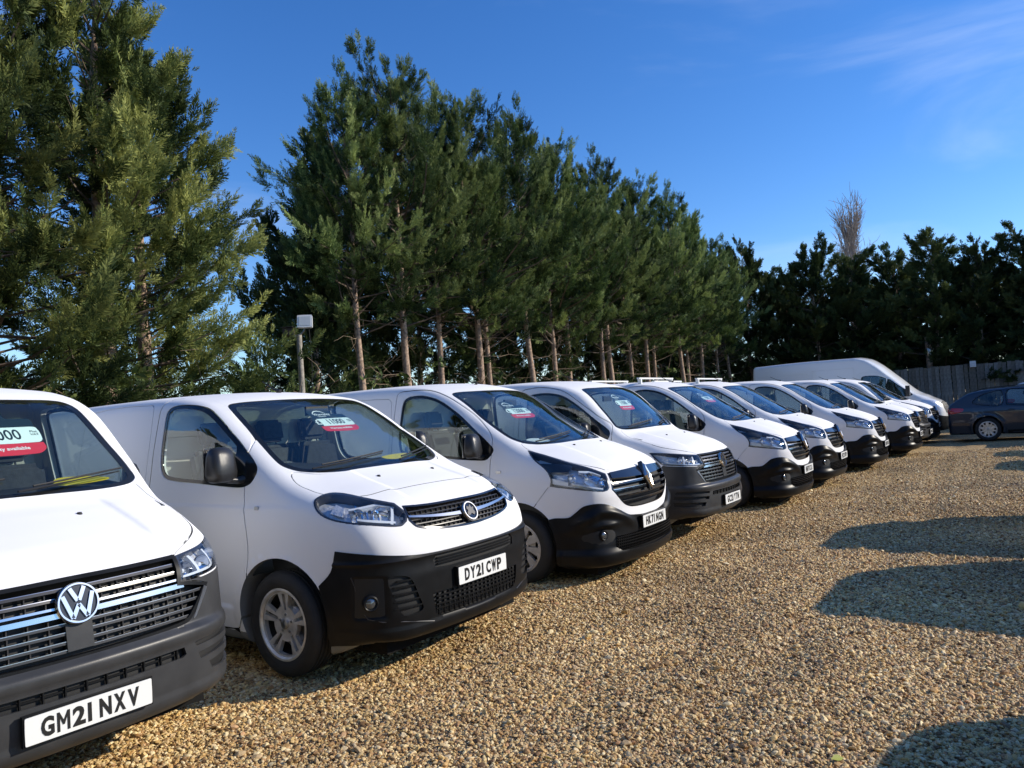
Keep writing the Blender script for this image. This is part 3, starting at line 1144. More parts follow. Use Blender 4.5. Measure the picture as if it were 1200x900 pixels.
def van_cut_body(kind):
    """painted body shell with all openings, plus separate door and bonnet panels"""
    sh = SH[kind]
    fr = FRONT[kind]
    sp = sh.sp
    dz = {'viv': 1.10, 'tra': 1.10, 'tsx': 1.12}[kind]
    def inner(P):
        x, z = P[..., 0], P[..., 2]
        g = np.maximum(sh.f(P) + .045, -1.46 - x)
        g = np.maximum(g, .62 - z)
        return np.maximum(g, x - .35)
    V, F = shell_mesh(sh, inner)
    body = bpy.data.objects.new('body', fast_mesh('body', V, F))
    link(body)
    wind = spline([(p[0], p[1]) for p in mirror_loop(fr['wind'])], 4)
    swin = spline(fr['sidewin'], 4)
    cut = []
    mb = MB()
    mb.prism(wind, -1.30, 1.5, 'X')
    cut.append(mb.build('cutter'))
    for sg in (-1, 1):
        cut.append(side_prism(swin, sg, .45))
    ax, az_, ar = ARCH
    for wx in (ax, -sp['wb']):
        for sg in (-1, 1):
            mb = MB()
            mb.prism(circ(ar, 56, (wx, az_)), sg * .48, sg * 1.25, 'Y')
            cut.append(mb.build('cutter'))
    head = spline(az(sh, fr['head']), 5)
    for sg in (1, -1):
        V_, F_ = patch(sh, [(sg * a, z) for a, z in head], off=.06, thick=.06 + .085, step=.03)
        cut.append(solid(V_, F_))
    gr = spline(az(sh, mirror_loop_pts(fr['grille'])), 4)
    V_, F_ = patch(sh, gr, off=.06, thick=.06 + .055, step=.04)
    cut.append(solid(V_, F_))
    boolean(body, cut)
    kill(*cut)
    body.data.materials.clear()
    panels = []
    # doors
    door = spline(fr['door'], 4)
    for sg in (-1, 1):
        a = side_prism(grow(door, -.0045), sg)
        b = side_prism(grow(door, .0045), sg, .659, 1.26)
        d = bpy.data.objects.new('front_door', body.data.copy())
        link(d)
        boolean(d, [a], 'INTERSECT')
        boolean(body, [b])
        kill(a, b)
        panels.append(d)
    # sliding door seam on the near side: a shallow slot
    xr = -1.52 if kind == 'tra' else -1.46
    seam = [(xr - 1.08, .40), (xr - 1.05, 1.78), (xr - .06, 1.80), (xr - .05, .27), (xr - 1.0, .27)]
    for sg in (-1, 1):
        lp = spline([(p[0], p[1]) for p in seam[:1] + [(xr - 1.08, 1.70), (xr - 1.0, 1.80), (xr - .12, 1.82), (xr - .055, 1.76), (xr - .05, 1.2), (xr - .05, .32), (xr - .12, .265), (xr - 1.0, .265)]], 4)
        c = groove(sh, lp, .006, .02, sg)
        boolean(body, [c])
        kill(c)
    if kind == 'tra':
        # shut line between wing and front bumper, from the lamp down to the arch
        for sg in (1, -1):
            ln_ = az(sh, [(.365, -.91, .897), (.30, -.925, .82), (.235, -.935, .745), (.19, -.94, .695)])
            lp = [(sg * (a - .004), z) for a, z in ln_] + [(sg * (a + .004), z) for a, z in ln_[::-1]]
            V_, F_ = patch(sh, lp, off=.02, thick=.032, step=.05)
            c = solid(V_, F_)
            boolean(body, [c])
            kill(c)
    # bonnet
    bon = spline([p for p in mirror_loop_xy(fr['bonnet'])], 4)
    mb = MB()
    mb.prism(grow(bon, -.004), .80, 1.5, 'Z')
    a = mb.build('cutter')
    mb = MB()
    mb.prism(grow(bon, .004), .799, 1.51, 'Z')
    b = mb.build('cutter')
    bo = bpy.data.objects.new('bonnet', body.data.copy())
    link(bo)
    boolean(bo, [a], 'INTERSECT')
    boolean(body, [b])
    kill(a, b)
    panels.append(bo)
    cabin = M['cabin']
    for o in [body] + panels:
        me = o.data
        me.materials.append(M['white'])
        me.materials.append(cabin)
        me.materials.append(M['under'])
        outer = shade_shell(o, sh)
        npl = len(me.polygons)
        cen = np.empty(npl * 3)
        me.polygons.foreach_get('center', cen)
        cen = cen.reshape(-1, 3)
        nrm = np.empty(npl * 3)
        me.polygons.foreach_get('normal', nrm)
        nrm = nrm.reshape(-1, 3)
        fv = sh.f(cen)
        deep = fv < -.03
        mi = np.zeros(npl, int)
        mi[deep] = 1
        ra = np.minimum(np.hypot(cen[:, 0] - ax, cen[:, 2] - az_), np.hypot(cen[:, 0] + sp['wb'], cen[:, 2] - az_))
        mi[(ra < ar + .03) & ~outer] = 2
        mi[(cen[:, 2] < .262) & (nrm[:, 2] < -.3)] = 2
        mi[(cen[:, 2] < sp['floor'] + sp['lift'] + .06) & (cen[:, 0] > .42)] = 2
        mi[cen[:, 2] < .245] = 2
        mi[(cen[:, 0] > .05) & deep & (cen[:, 2] < 1.2)] = 2
        me.polygons.foreach_set('material_index', mi.astype(np.int32))
        me.update()
    return body, panels, dict(wind=wind, swin=swin, head=head, grille=gr, door=door, bonnet=bon)

def mirror_loop_pts(half):
    out = list(half)
    for p in reversed(half):
        if abs(p[1]) > 1e-4:
            out.append((p[0], -p[1], p[2]) + tuple(p[3:]))
    return out

def mirror_loop_xy(half):
    out = list(half)
    for p in reversed(half):
        if abs(p[1]) > 1e-4:
            out.append((p[0], -p[1]) + tuple(p[2:]))
    return out

def edge_rail(sh, poly, proj, off, r, sg=-1, n=6):
    """tube that follows an outline on the body"""
    q = np.array([p[:2] for p in poly])
    P = {'cyl': sh.cyl, 'front': sh.front, 'side': lambda w: sh.sideR(w, sg), 'top': sh.topp}[proj](q)
    return P + sh.grad(P) * off

def seat(parent, x, y, w):
    s = MB()
    def cushion(c, d, tilt):
        bm = bmesh.new()
        bmesh.ops.create_cube(bm, size=1)
        bmesh.ops.scale(bm, vec=d, verts=bm.verts)
        bmesh.ops.bevel(bm, geom=bm.edges[:], offset=min(d) * .3, segments=3, affect='EDGES')
        bmesh.ops.transform(bm, matrix=Matrix.Translation(c) @ Matrix.Rotation(tilt, 4, 'Y'), verts=bm.verts)
        idx = {v: i for i, v in enumerate(bm.verts)}
        s.add([tuple(v.co) for v in bm.verts], [tuple(idx[v] for v in f.verts) for f in bm.faces])
        bm.free()
    cushion((x, y, .80), (.50, w, .16), R(-6))
    cushion((x - .30, y, 1.14), (.16, w * .96, .62), R(-14))
    for yy in ([y] if w < .6 else [y - w / 4, y + w / 4]):
        cushion((x - .41, yy, 1.56), (.10, .25, .19), R(-10))
        s.tube([(x - .38, yy - .05, 1.40), (x - .40, yy - .05, 1.52)], .007, 6)
        s.tube([(x - .38, yy + .05, 1.40), (x - .40, yy + .05, 1.52)], .007, 6)
    return s.build('seat', M['seat'], parent, 40)

def van(kind):
    sh = SH[kind]
    sp = sh.sp
    fr = FRONT[kind]
    root = empty('van')
    body, panels, L = van_cut_body(kind)
    body.parent = root
    for p in panels:
        p.parent = root
    # ---- glass
    wi = grow(L['wind'], -.003)
    wi_in = [(p[0] * .95, 1.55 + (p[1] - 1.55) * (.95 if p[1] > 1.55 else .93)) for p in wi]
    fritr = skin('windscreen_surround', sh, wi, M['frit'], root, proj='front', off=-.003, thick=.006, holes=[wi_in], step=.05)
    skin('windscreen', sh, wi_in, M['glass'], root, proj='front', off=-.003, thick=.004, step=.05)
    sw = grow(L['swin'], -.003)
    g = grow(L['swin'], -.028)
    # glass stops at the mirror corner
    xm = -.46 if kind != 'tsx' else -.40
    gl = []
    for i, p in enumerate(g):
        gl.append((min(p[0], xm), p[1]))
    keep = []
    for p in gl:
        if not keep or math.hypot(p[0] - keep[-1][0], p[1] - keep[-1][1]) > .004:
            keep.append(p)
    gx = [p for p in keep if p[0] < xm - 1e-6]
    top_z = max([p[1] for p in keep if abs(p[0] - xm) < 1e-6])
    bot_z = min([p[1] for p in keep if abs(p[0] - xm) < 1e-6])
    glp = []
    done = False
    for p in keep:
        if p[0] < xm - 1e-6:
            glp.append(p)
        elif not done:
            glp += [(xm, top_z), (xm, bot_z)]
            done = True
    both('window_surround', sh, sw, M['frit'], root, proj='side', off=-.004, thick=.008, holes=[glp], step=.06)
    both('side_window', sh, glp, M['sideglass'], root, proj='side', off=-.007, thick=.004, step=.08)
    # ---- headlights
    hd = L['head']
    for sg in (1, -1):
        P = [(sg * a, z) for a, z in hd]
        h = empty('headlight', parent=root)
        skin('bezel', sh, grow(P, -.002), M['housing'], h, off=.001, thick=.078, holes=[grow(P, -.011)], step=.025)
        skin('lens', sh, grow(P, -.0022), M['lens'], h, off=.0035, thick=.002, step=.025)
        skin('housing', sh, grow(P, -.012), M['refl_back'], h, off=-.060, thick=.008, step=.04)
        def at(a, z, off):
            p = sh.cyl(np.array([[sg * a, z]]))
            return Vector(p[0] + sh.grad(p)[0] * off), Vector(sh.grad(p)[0])
        # reflector bowls
        if kind == 'viv':
            bowls = [(-.60, 1.045, .058), (-.46, 1.005, .046), (-.73, 1.055, .045)]
        elif kind == 'tra':
            bowls = [(-.655, .99, .058), (-.545, .93, .048), (-.79, .99, .040)]
        else:
            bowls = [(-.475, .925, .046), (-.585, .935, .048), (-.70, .955, .042)]
        for (a, z, r) in bowls:
            P0, N = at(a, z, -.058)
            fx = Vector((1, -.1 * sg, 0)).normalized()
            q = (N * .5 + fx).normalized()
            m_ = frame(P0, (-q.y, q.x, 0), (0, 0, 1))
            mb = MB()
            mb.lathe([(.012, -.0), (r * .5, .004), (r * .85, .022), (r, .040), (r * 1.04, .040), (r * .9, .018), (r * .5, -.004)], axis='Z', n=28, close=True)
            b = mb.build('reflector', M['reflector'], h, 50)
            b.data.transform(m_)
            mb = MB()
            mb.lathe([(0, .030), (.010, .028), (.012, .018), (.012, .0), (0, 0)], axis='Z', n=14)
            b = mb.build('bulb', M['drl'], h, 40)
            b.data.transform(m_)
        # faceted reflector shelf and light strips
        A = np.array(hd)
        c = A.mean(0)
        if kind == 'viv':
            strips = [[(-.76, 1.07), (-.60, 1.085), (-.50, 1.060), (-.50, 1.052), (-.60, 1.075), (-.76, 1.060)],
                      [(-.72, 1.0), (-.60, .975), (-.52, .960), (-.52, .972), (-.60, .99), (-.72, 1.012)],
                      [(-.515, 1.075), (-.50, 1.075), (-.535, .955), (-.55, .96)]]
        elif kind == 'tra':
            strips = [[(-.78, .915), (-.62, .868), (-.55, .852), (-.55, .866), (-.62, .884), (-.78, .93)],
                      [(-.70, 1.04), (-.60, 1.03), (-.53, .99), (-.53, .98), (-.60, 1.015), (-.70, 1.025)]]
        else:
            strips = [[(-.80, .905), (-.62, .882), (-.45, .875), (-.45, .886), (-.62, .895), (-.80, .922)],
                      [(-.535, .975), (-.52, .975), (-.535, .885), (-.55, .885)], [(-.645, .985), (-.63, .985), (-.645, .895), (-.66, .895)]]
        for s_ in strips:
            s_ = [(sg * a, z) for a, z in s_]
            skin('light_strip', sh, s_, M['drl'], h, off=-.018, thick=.03, step=.03)
        if kind == 'tra':
            s_ = [(sg * a, z) for a, z in [(-.98, .955), (-.90, .92), (-.80, .90), (-.80, .935), (-.88, .965), (-.97, .995)]]
            skin('indicator', sh, s_, M['drl'], h, off=-.012, thick=.03, step=.03)
            s_ = [(sg * a, z) for a, z in [(-1.10, 1.12), (-.83, 1.10), (-.72, 1.085), (-.78, 1.03), (-.92, 1.03), (-1.05, 1.06)]]
            skin('eyelid_trim', sh, s_, M['gloss'], h, off=-.008, thick=.02, step=.04)
            for k in range(6):
                a0 = -.70 + .02 * k
                s_ = [(sg * a, z) for a, z in [(a0, 1.03 - k * .022), (a0 + .012, 1.03 - k * .022), (a0 + .155, .985 - k * .020), (a0 + .150, .975 - k * .020)]]
                skin('reflector_rib', sh, s_, M['reflector'], h, off=-.030, thick=.02, step=.05, smooth=None)
        if kind == 'viv':
            s_ = [(sg * a, z) for a, z in [(-.87, 1.05), (-.80, 1.03), (-.78, 1.085), (-.83, 1.11)]]
            skin('indicator', sh, s_, M['refl_back'], h, off=-.03, thick=.02, step=.03)
            for k in range(5):
                a0 = -.72 + .03 * k
                s_ = [(sg * a, z) for a, z in [(a0, 1.10), (a0 + .010, 1.10), (a0 + .004, 1.0), (a0 - .006, 1.0)]]
                skin('reflector_rib', sh, s_, M['reflector'], h, off=-.034, thick=.02, step=.05, smooth=None)
    # ---- main grille
    G = L['grille']
    g = empty('grille', parent=root)
    skin('grille_frame', sh, grow(G, -.002 if kind != 'tsx' else .004), M['gloss'] if kind != 'tsx' else M['plastic'], g, off=.003 if kind != 'tsx' else .008, thick=.06, holes=[grow(G, -.012)], step=.03)
    skin('grille_backing', sh, grow(G, -.010), M['mesh'], g, off=-.046, thick=.008, step=.05)
    zs0 = lambda z: (lambda y: z)
    def slat(zc, hh, m, off=-.006, thick=.030, y0=None, y1=None, name='slat', zf=None):
        ym = clip_y(sh, grow(G, -.010), zc)
        if ym is None:
            return
        y0 = -ym if y0 is None else y0
        y1 = ym if y1 is None else y1
        skin(name, sh, bar(sh, zf or zs0(zc), y0, y1, hh, 18), m, g, off=off, thick=thick, step=.05)
    if kind == 'viv':
        # honeycomb rows, chrome wing bars, round badge
        for r_ in range(6):
            slat(.882 + .026 * r_, .0028, M['slat'], off=-.014, thick=.02)
        mb = MB()
        for r_ in range(7):
            zc = .870 + .026 * r_
            ym = clip_y(sh, grow(G, -.02), zc)
            if ym is None:
                continue
            k = int(ym / .045)
            for i in range(-k, k + 1):
                y = i * .045 + (.0225 if r_ % 2 else 0)
                p = sh.front(np.array([[y, zc]]))
                q = p[0] - sh.grad(p)[0] * .022
                mb.box(q, (.016, .006, .024))
        mb.build('grille_cell', M['slat'], g)['kind'] = 'stuff'
        for s in (-1, 1):
            ys = np.linspace(.085, .515, 9) * s
            zf = lambda y: .945 + .030 * (abs(y) / .5) ** 2
            q = bar(sh, zf, ys[0], ys[-1], lambda y: .011 - .006 * abs(y) / .52, 12)
            skin('chrome_wing', sh, q, M['chrome'], g, off=.008, thick=.03, step=.04)
    if kind == 'tra':
        q = [sh.F(y, z) for y, z in [(-.53, .985), (-.3, .992), (0, 1.0), (.3, .992), (.53, .985), (.555, .935), (.3, .925), (0, .920), (-.3, .925), (-.555, .935)]]
        skin('upper_trim', sh, q, M['gloss'], g, off=.010, thick=.03, step=.04)
        for k, zc in enumerate((.885, .828, .772, .717)):
            slat(zc, .010, M['gloss'], off=.004, thick=.04)
            slat(zc + .009, .0025, M['chrome'] if k in (0, 1) else M['satin'], off=.006, thick=.006, name='slat_trim')
    if kind == 'tsx':
        for k, zc in enumerate((.945, .908)):
            slat(zc, .0065, M['slat'])
            slat(zc + .0055, .0015, M['satin'], off=-.004, thick=.005, name='slat_trim')
        slat(.872, .005, M['chrome'], off=.002)
        slat(.842, .011, M['chrome'], off=.006, thick=.03)
        for zc in (.800, .762, .724, .690):
            slat(zc, .0065, M['slat'])
            slat(zc + .0055, .0015, M['satin'], off=-.004, thick=.005, name='slat_trim')
        mb = MB()
        for zc, hh in ((.963, .014), (.926, .014), (.889, .012), (.820, .016), (.781, .015), (.743, .015), (.707, .013), (.672, .012)):
            ym = clip_y(sh, grow(G, -.02), zc)
            if ym is None:
                continue
            k = int(ym / .078)
            for i in range(-k, k + 1):
                y = i * .078 + .039
                if abs(y) > ym:
                    continue
                p = sh.front(np.array([[y, zc]]))
                q = p[0] - sh.grad(p)[0] * .022
                mb.box(q, (.022, .005, hh * 2))
        mb.build('grille_fin', M['slat'], g)['kind'] = 'stuff'
        # sensor block under the badge and bright end bars
        skin('sensor_cover', sh, bar(sh, zs0(.742), -.055, .055, .056, 4), M['greyplastic'], g, off=.000, thick=.03, step=.05)
        for s in (-1, 1):
            q = [sh.F(s * y, z) for y, z in [(.655, .800), (.635, .812), (.545, .672), (.560, .676)]]
            skin('end_trim', sh, q, M['satin'], g, off=.010, thick=.02, step=.03)
    # ---- badge
    zb = {'viv': .940, 'tra': .905, 'tsx': .877}[kind]
    p = sh.front(np.array([[0., zb]]))
    n = sh.grad(p)[0]
    bo = .014 if kind != 'tra' else .018
    Mb = frame(Vector(p[0]) + Vector(n) * bo, (0, 1, 0), (0, 0, 1))
    tilt = Matrix.Rotation(math.atan2(n[2], n[0]) * -.9, 4, 'X')
    Mb = Mb @ tilt
    e = empty('badge', parent=root)
    def badge_part(nm, mb, m, s=40):
        o = mb.build(nm, m, e, s)
        o.data.transform(Mb)
        return o
    if kind == 'tsx':
        mb = MB(); mb.lathe([(0, -.02), (.083, -.02), (.083, .002), (0, .002)], axis='Z', n=40); badge_part('badge_disc', mb, M['emblem_black'], 30)
        mb = MB(); mb.lathe([(.074, .000), (.078, .010), (.085, .010), (.089, .003), (.089, -.015), (.074, -.015)], axis='Z', n=48, close=True); badge_part('badge_ring', mb, M['chrome'])
        mb = MB()
        w = .0085
        def stroke(a, b, w=w):
            a, b = np.array(a), np.array(b)
            d = (b - a) / np.hypot(*(b - a))
            t = np.array([-d[1], d[0]]) * w
            mb.prism([tuple(a + t), tuple(b + t), tuple(b - t), tuple(a - t)], .0, .009, 'Z')
        stroke((-.030, .066), (-.0035, .010)); stroke((.030, .066), (.0035, .010))
        stroke((-.062, .038), (-.030, -.062)); stroke((-.030, -.062), (-.0, -.006)); stroke((.030, -.062), (.0, -.006)); stroke((.062, .038), (.030, -.062))
        badge_part('badge_letters', mb, M['chrome'], None)
    elif kind == 'viv':
        mb = MB(); mb.lathe([(0, -.02), (.062, -.02), (.062, .002), (0, .004)], axis='Z', n=40); badge_part('badge_disc', mb, M['gloss'], 30)
        mb = MB(); mb.lathe([(.054, .000), (.058, .010), (.065, .010), (.069, .003), (.069, -.015), (.054, -.015)], axis='Z', n=48, close=True); badge_part('badge_ring', mb, M['satin'])
        # winged beast with flag, simplified relief
        mb = MB()
        mb.prism([(-.045, -.028), (-.020, -.030), (.0, -.018), (.022, -.034), (.040, -.018), (.030, .004), (.044, .024), (.020, .020), (.012, .044), (-.006, .026), (-.024, .036), (-.034, .016), (-.022, .006), (-.036, -.008)], .0, .008, 'Z',)
        badge_part('badge_figure', mb, M['slat'], None)
    else:
        mb = MB()
        o_ = [(0, .125), (.052, 0), (0, -.125), (-.052, 0)]
        i_ = [(0, .060), (.020, 0), (0, -.060), (-.020, 0)]
        V = [(x, y, .0) for x, y in o_] + [(x * .80, y * .86, .020) for x, y in o_] + [(x * 1.2, y * 1.1, .016) for x, y in i_] + [(x, y, .0) for x, y in i_]
        F = []
        for a in range(3):
            for k in range(4):
                k2 = (k + 1) % 4
                F.append((a * 4 + k, a * 4 + k2, a * 4 + 4 + k2, a * 4 + 4 + k))
        V2 = [(x, y, -.03) for x, y in o_]
        mb.add(V, F)
        mb.add(V2 + [(x, y, 0) for x, y in o_], [(0, 1, 5, 4), (1, 2, 6, 5), (2, 3, 7, 6), (3, 0, 4, 7)])
        badge_part('badge_diamond', mb, M['chrome'], None)
        mb = MB(); mb.prism([(0, .150), (.068, .02), (.045, -.06), (0, -.138), (-.045, -.06), (-.068, .02)], -.045, -.001, 'Z'); badge_part('badge_plinth', mb, M['gloss'], None)
    # ---- dark bumper
    B = spline(az(sh, mirror_loop_pts(fr['bumper'])), 4)
    holes, lin = [], []
    pm = M['greyplastic'] if kind == 'tsx' else M['plastic']
    def Hs(pts):
        return sh.FF(pts)
    def mir(h):
        return [(-a, z) for a, z in h]
    if kind == 'viv':
        up = Hs([(-.39, .728), (0, .728), (.39, .728), (.44, .655), (.30, .640), (-.30, .640), (-.37, .655)])
        up = Hs([(-.40, .728), (0, .728), (.40, .728), (.43, .700), (.42, .655), (.30, .645), (-.30, .645), (-.42, .655), (-.43, .700)])
        lo = Hs([(-.455, .500), (0, .500), (.455, .500), (.43, .375), (.38, .350), (0, .345), (-.38, .350), (-.43, .375)])
        fog = spline(Hs([(-.785, .640), (-.72, .645), (-.635, .640), (-.59, .60), (-.55, .50), (-.525, .425), (-.56, .405), (-.665, .405)])[:], 3)
        pod = spline([(-.755, .655), (-.64, .655), (-.615, .60), (-.565, .44), (-.575, .415), (-.665, .405), (-.73, .44), (-.76, .53)], 3)
        fins = spline(Hs([(-.735, .640), (-.66, .648), (-.605, .62), (-.555, .50), (-.53, .43), (-.57, .410), (-.66, .412), (-.70, .50)]), 3)
        holes = [up, lo, fins, mir(fins)]
        def off(P):
            y = np.abs(P[:, 1]); z = P[:, 2]
            o = .012 + 0 * z
            o += .014 * sstep(.345, .33, z) * sstep(.25, .28, z)            # lower lip
            o += .008 * sstep(.70, .62, z)
            o = .006 + (o - .006) * sstep(.95, .60, y)
            o -= .016 * sstep(.655, .640, z) * sstep(.40, .43, z) * sstep(.735, .755, y) * sstep(.850, .838, y)
            o += .010 * np.exp(-((z - .735) / .010) ** 2)
            return o
    elif kind == 'tra':
        lo = Hs([(-.60, .395), (-.45, .425), (0, .435), (.45, .425), (.60, .395), (.62, .335), (.55, .295), (0, .285), (-.55, .295), (-.62, .335)])
        fogc = circ(.048, 18, az(sh, [(.79, -.715, .445)])[0])
        fogc = [(a * 1.0, z) for a, z in fogc]
        holes = [lo, fogc, mir(fogc)]
        def off(P):
            y = np.abs(P[:, 1]); z = P[:, 2]
            o = .010 + 0 * z
            # brow over the fog lamps
            ridge = .655 - .55 * np.maximum(.70 - y, 0) ** 1.3 - .9 * np.maximum(y - .74, 0)
            o += .040 * np.exp(-((z - ridge) / .050) ** 2) * sstep(.20, .5, y) * sstep(.89, .78, y)
            o += .030 * np.exp(-((z - .535 + .3 * np.maximum(y - .72, 0)) / .030) ** 2) * np.exp(-((y - .67) / .14) ** 2)
            o += .034 * sstep(.34, .275, z) * sstep(.16, .20, z)
            o -= .022 * np.exp(-((z - .44) / .07) ** 2) * np.exp(-((y - .72) / .11) ** 2)
            return o
    else:
        slot = Hs([(-.46, .560), (0, .560), (.46, .560), (.47, .525), (.45, .515), (0, .512), (-.45, .515), (-.47, .525)])
        c1 = Hs([(-.835, .590), (-.70, .580), (-.52, .566), (-.53, .546), (-.70, .552), (-.845, .560)])
        c2 = Hs([(-.845, .535), (-.70, .525), (-.54, .512), (-.55, .480), (-.70, .492), (-.850, .500)])
        c3 = Hs([(-.850, .470), (-.70, .460), (-.60, .452), (-.62, .415), (-.72, .405), (-.845, .425)])
        lowc = Hs([(-.27, .345), (.27, .345), (.25, .275), (-.25, .275)])
        holes = [slot, c1, mir(c1), c2, mir(c2), c3, mir(c3)]
        def off(P):
            y = np.abs(P[:, 1]); z = P[:, 2]
            o = .006 + 0 * z
            o += .038 * sstep(.655, .630, z)
            o -= .012 * sstep(.60, .57, z) * sstep(.9, .8, y)
            o += .010 * sstep(.372, .360, z)
            o = .006 + (o - .006) * sstep(.93, .60, y)
            return o
    bp = skin('bumper', sh, B, pm, root, off=off, thick=.016, holes=holes, step=.013, smooth=50)
    skin('bumper_backing', sh, grow(B, -.02), M['mesh'], root, off=.0035, thick=.01, step=.05)
    if kind == 'viv':
        for zc in (.672, .690, .708):
            skin('intake_slat', sh, bar(sh, zs0(zc), -.40, .40, .004, 16), M['plastic'], bp, off=.018, thick=.010, step=.05)
        for zc in (.375, .400, .425, .450, .475):
            skin('intake_slat', sh, bar(sh, zs0(zc), -.425, .425, .0045, 16), M['plastic'], bp, off=.018, thick=.010, step=.05)
        mb = MB()
        for i in range(-9, 10):
            for zc in (.425,):
                p = sh.front(np.array([[i * .045, zc]]))
                mb.box(p[0] + sh.grad(p)[0] * .011, (.012, .005, .135))
        mb.build('intake_rib', M['plastic'], bp)['kind'] = 'stuff'
        for s in (-1, 1):
            for k, zc in enumerate((.455, .497, .539, .581, .617)):
                skin('fog_slat', sh, bar(sh, lambda y: zc, s * (.71 - .02 * (k == 4)), s * (.525 + .017 * k), .0045, 5), M['plastic'], bp, off=.020, thick=.014, step=.05)
            # raised bright edge round the lamp pod
            q = [(.60, -.855, .66), (.62, -.85, .60), (.63, -.85, .53), (.65, -.84, .46), (.69, -.82, .41), (.76, -.77, .39), (.82, -.66, .375), (.86, -.45, .335)]
            cl = [(-s * a, z) for a, z in az(sh, q)]
            P3 = sh.cyl(np.array(cl))
            P3 = P3 + sh.grad(P3) * (off(P3) + .001)[:, None]
            mb = MB(); mb.tube([tuple(v) for v in P3], .0035, 6)
            mb.build('pod_edge', M['satin'] if False else M['slat'], bp, 60)
    if kind == 'tra':
        for k in range(5):
            zc = .312 + .024 * k
            skin('intake_slat', sh, bar(sh, zs0(zc), -.60, .60, .0035, 18), M['plastic'], bp, off=.020, thick=.012, step=.05)
        mb = MB()
        for i in range(-24, 25):
            p = sh.front(np.array([[i * .0245, .36]]))
            mb.box(p[0] + sh.grad(p)[0] * .013, (.014, .004, .13))
        mb.build('intake_rib', M['plastic'], bp)['kind'] = 'stuff'
    if kind == 'tsx':
        skin('intake_slat', sh, bar(sh, zs0(.537), -.44, .44, .004, 16), M['plastic'], bp, off=.018, thick=.010, step=.05)
        mb = MB()
        for i in range(-5, 6):
            p = sh.front(np.array([[i * .085, .537]]))
            mb.box(p[0] + sh.grad(p)[0] * .018, (.016, .006, .05))
        mb.build('intake_rib', M['plastic'], bp)['kind'] = 'stuff'
    if kind != 'tsx':
        for s in (-1, 1):
            p = sh.cyl(np.array([az(sh, {'viv': [(.71, -.81, .505)], 'tra': [(.79, -.715, .445)]}[kind])[0]]))[0]
            gN = sh.grad(np.array([p]))[0]
            d = Vector((gN[0] + .8, gN[1], 0)).normalized()
            c = Vector(p) + Vector(gN) * (.016 if kind == 'viv' else -.000)
            m_ = frame(c, (-d.y, d.x, 0), (0, 0, 1))
            mb = MB()
            mb.lathe([(0, .012), (.022, .010), (.034, .002), (.034, -.03), (0, -.03)], axis='Z', n=24)
            f_ = mb.build('fog_lamp', M['foglens'], bp, 40)
            f_.data.transform(m_)
            mb = MB()
            mb.lathe([(.034, .010), (.040, .014), (.048, .006), (.048, -.03), (.034, -.03)], axis='Z', n=24, close=True)
            r_ = mb.build('fog_lamp_ring', M['plastic'], bp, 40)
            r_.data.transform(m_)
            if s > 0:
                for q in (f_, r_):
                    q.data.transform(Matrix.Diagonal((1, -1, 1, 1)))
                    recalc(q.data)
    # ---- number plate (the characters are added per van)
    zp = {'viv': .567, 'tra': .505, 'tsx': .435}[kind]
    p = sh.front(np.array([[0., zp]]))[0]
    xo = {'viv': .040, 'tra': .040, 'tsx': .058}[kind]
    mb = MB()
    mb.prism(spline([(-.256, -.055), (.256, -.055), (.26, -.05), (.26, .05), (.256, .055), (-.256, .055), (-.26, .05), (-.26, -.05)], 2), 0, .004, 'Z')
    PM = frame((p[0] + xo, 0, zp), (0, 1, 0), (0, 0, 1))
    pl = mb.build('number_plate', M['plate'], root)
    pl.data.transform(PM)
    mb = MB()
    mb.box((p[0] + xo - .012, 0, zp), (.022, .532, .124))
    mb.build('plate_holder', M['plastic'], root)
    root['plate_x'] = p[0] + xo + .004
    root['plate_z'] = zp
    # ---- wheels, underbody
    for wx in (0, -sp['wb']):
        for sg in (-1, 1):
            make_wheel(root, (wx + .015, sg * .825, .335), sg, kind)
    mb = MB()
    mb.box((-1.6, 0, .25), (4.3, 1.50, .10))
    mb.box((-.02, 0, .30), (.16, 1.5, .12))
    mb.box((-1.1, 0, .18), (1.4, .4, .08))
    mb.box((.47, 0, sp['floor'] + sp['lift'] - .045), (.44, 1.36, .13))
    mb.build('underbody', M['under'], root)
    for sg in (-1, 1):
        mb = MB()
        q = [(-.41, .27), (-.37, .60), (-.43, .60), (-.46, .22)]
        mb.prism([(-.40, .20), (-.395, .45), (-.41, .45), (-.425, .20)], sg * .70, sg * .90, 'Y')
        mb.build('mud_flap', M['under'], root)
    # side sill
    both('sill', sh, [(-2.85, .262), (-.42, .262), (-.42, .18), (-2.85, .18)], M['under'], root, proj='side', off=.002, thick=.02, step=.1)
    # ---- mirror
    for sg in (-1, 1):
        xm_, zm_ = {'viv': (-.38, 1.335), 'tra': (-.38, 1.27), 'tsx': (-.42, 1.29)}[kind]
        ms_ = .82 if kind == 'tsx' else .93
        y0 = .895 if kind != 'tsx' else .86
        bm = bmesh.new()
        bmesh.ops.create_cube(bm, size=1)
        bmesh.ops.subdivide_edges(bm, edges=bm.edges[:], cuts=3, use_grid_fill=True)
        for v in bm.verts:
            c = v.co * 2
            k = 1 / (abs(c.x) ** 4 + abs(c.y) ** 4 + abs(c.z) ** 4) ** .25
            c = c * k
            c.x = c.x * (.085 if c.x > 0 else .045) * (1 - .2 * c.z) * ms_
            c.y *= .105 * (1 - .12 * c.z) * ms_
            c.z *= .125 * ms_
            v.co = c
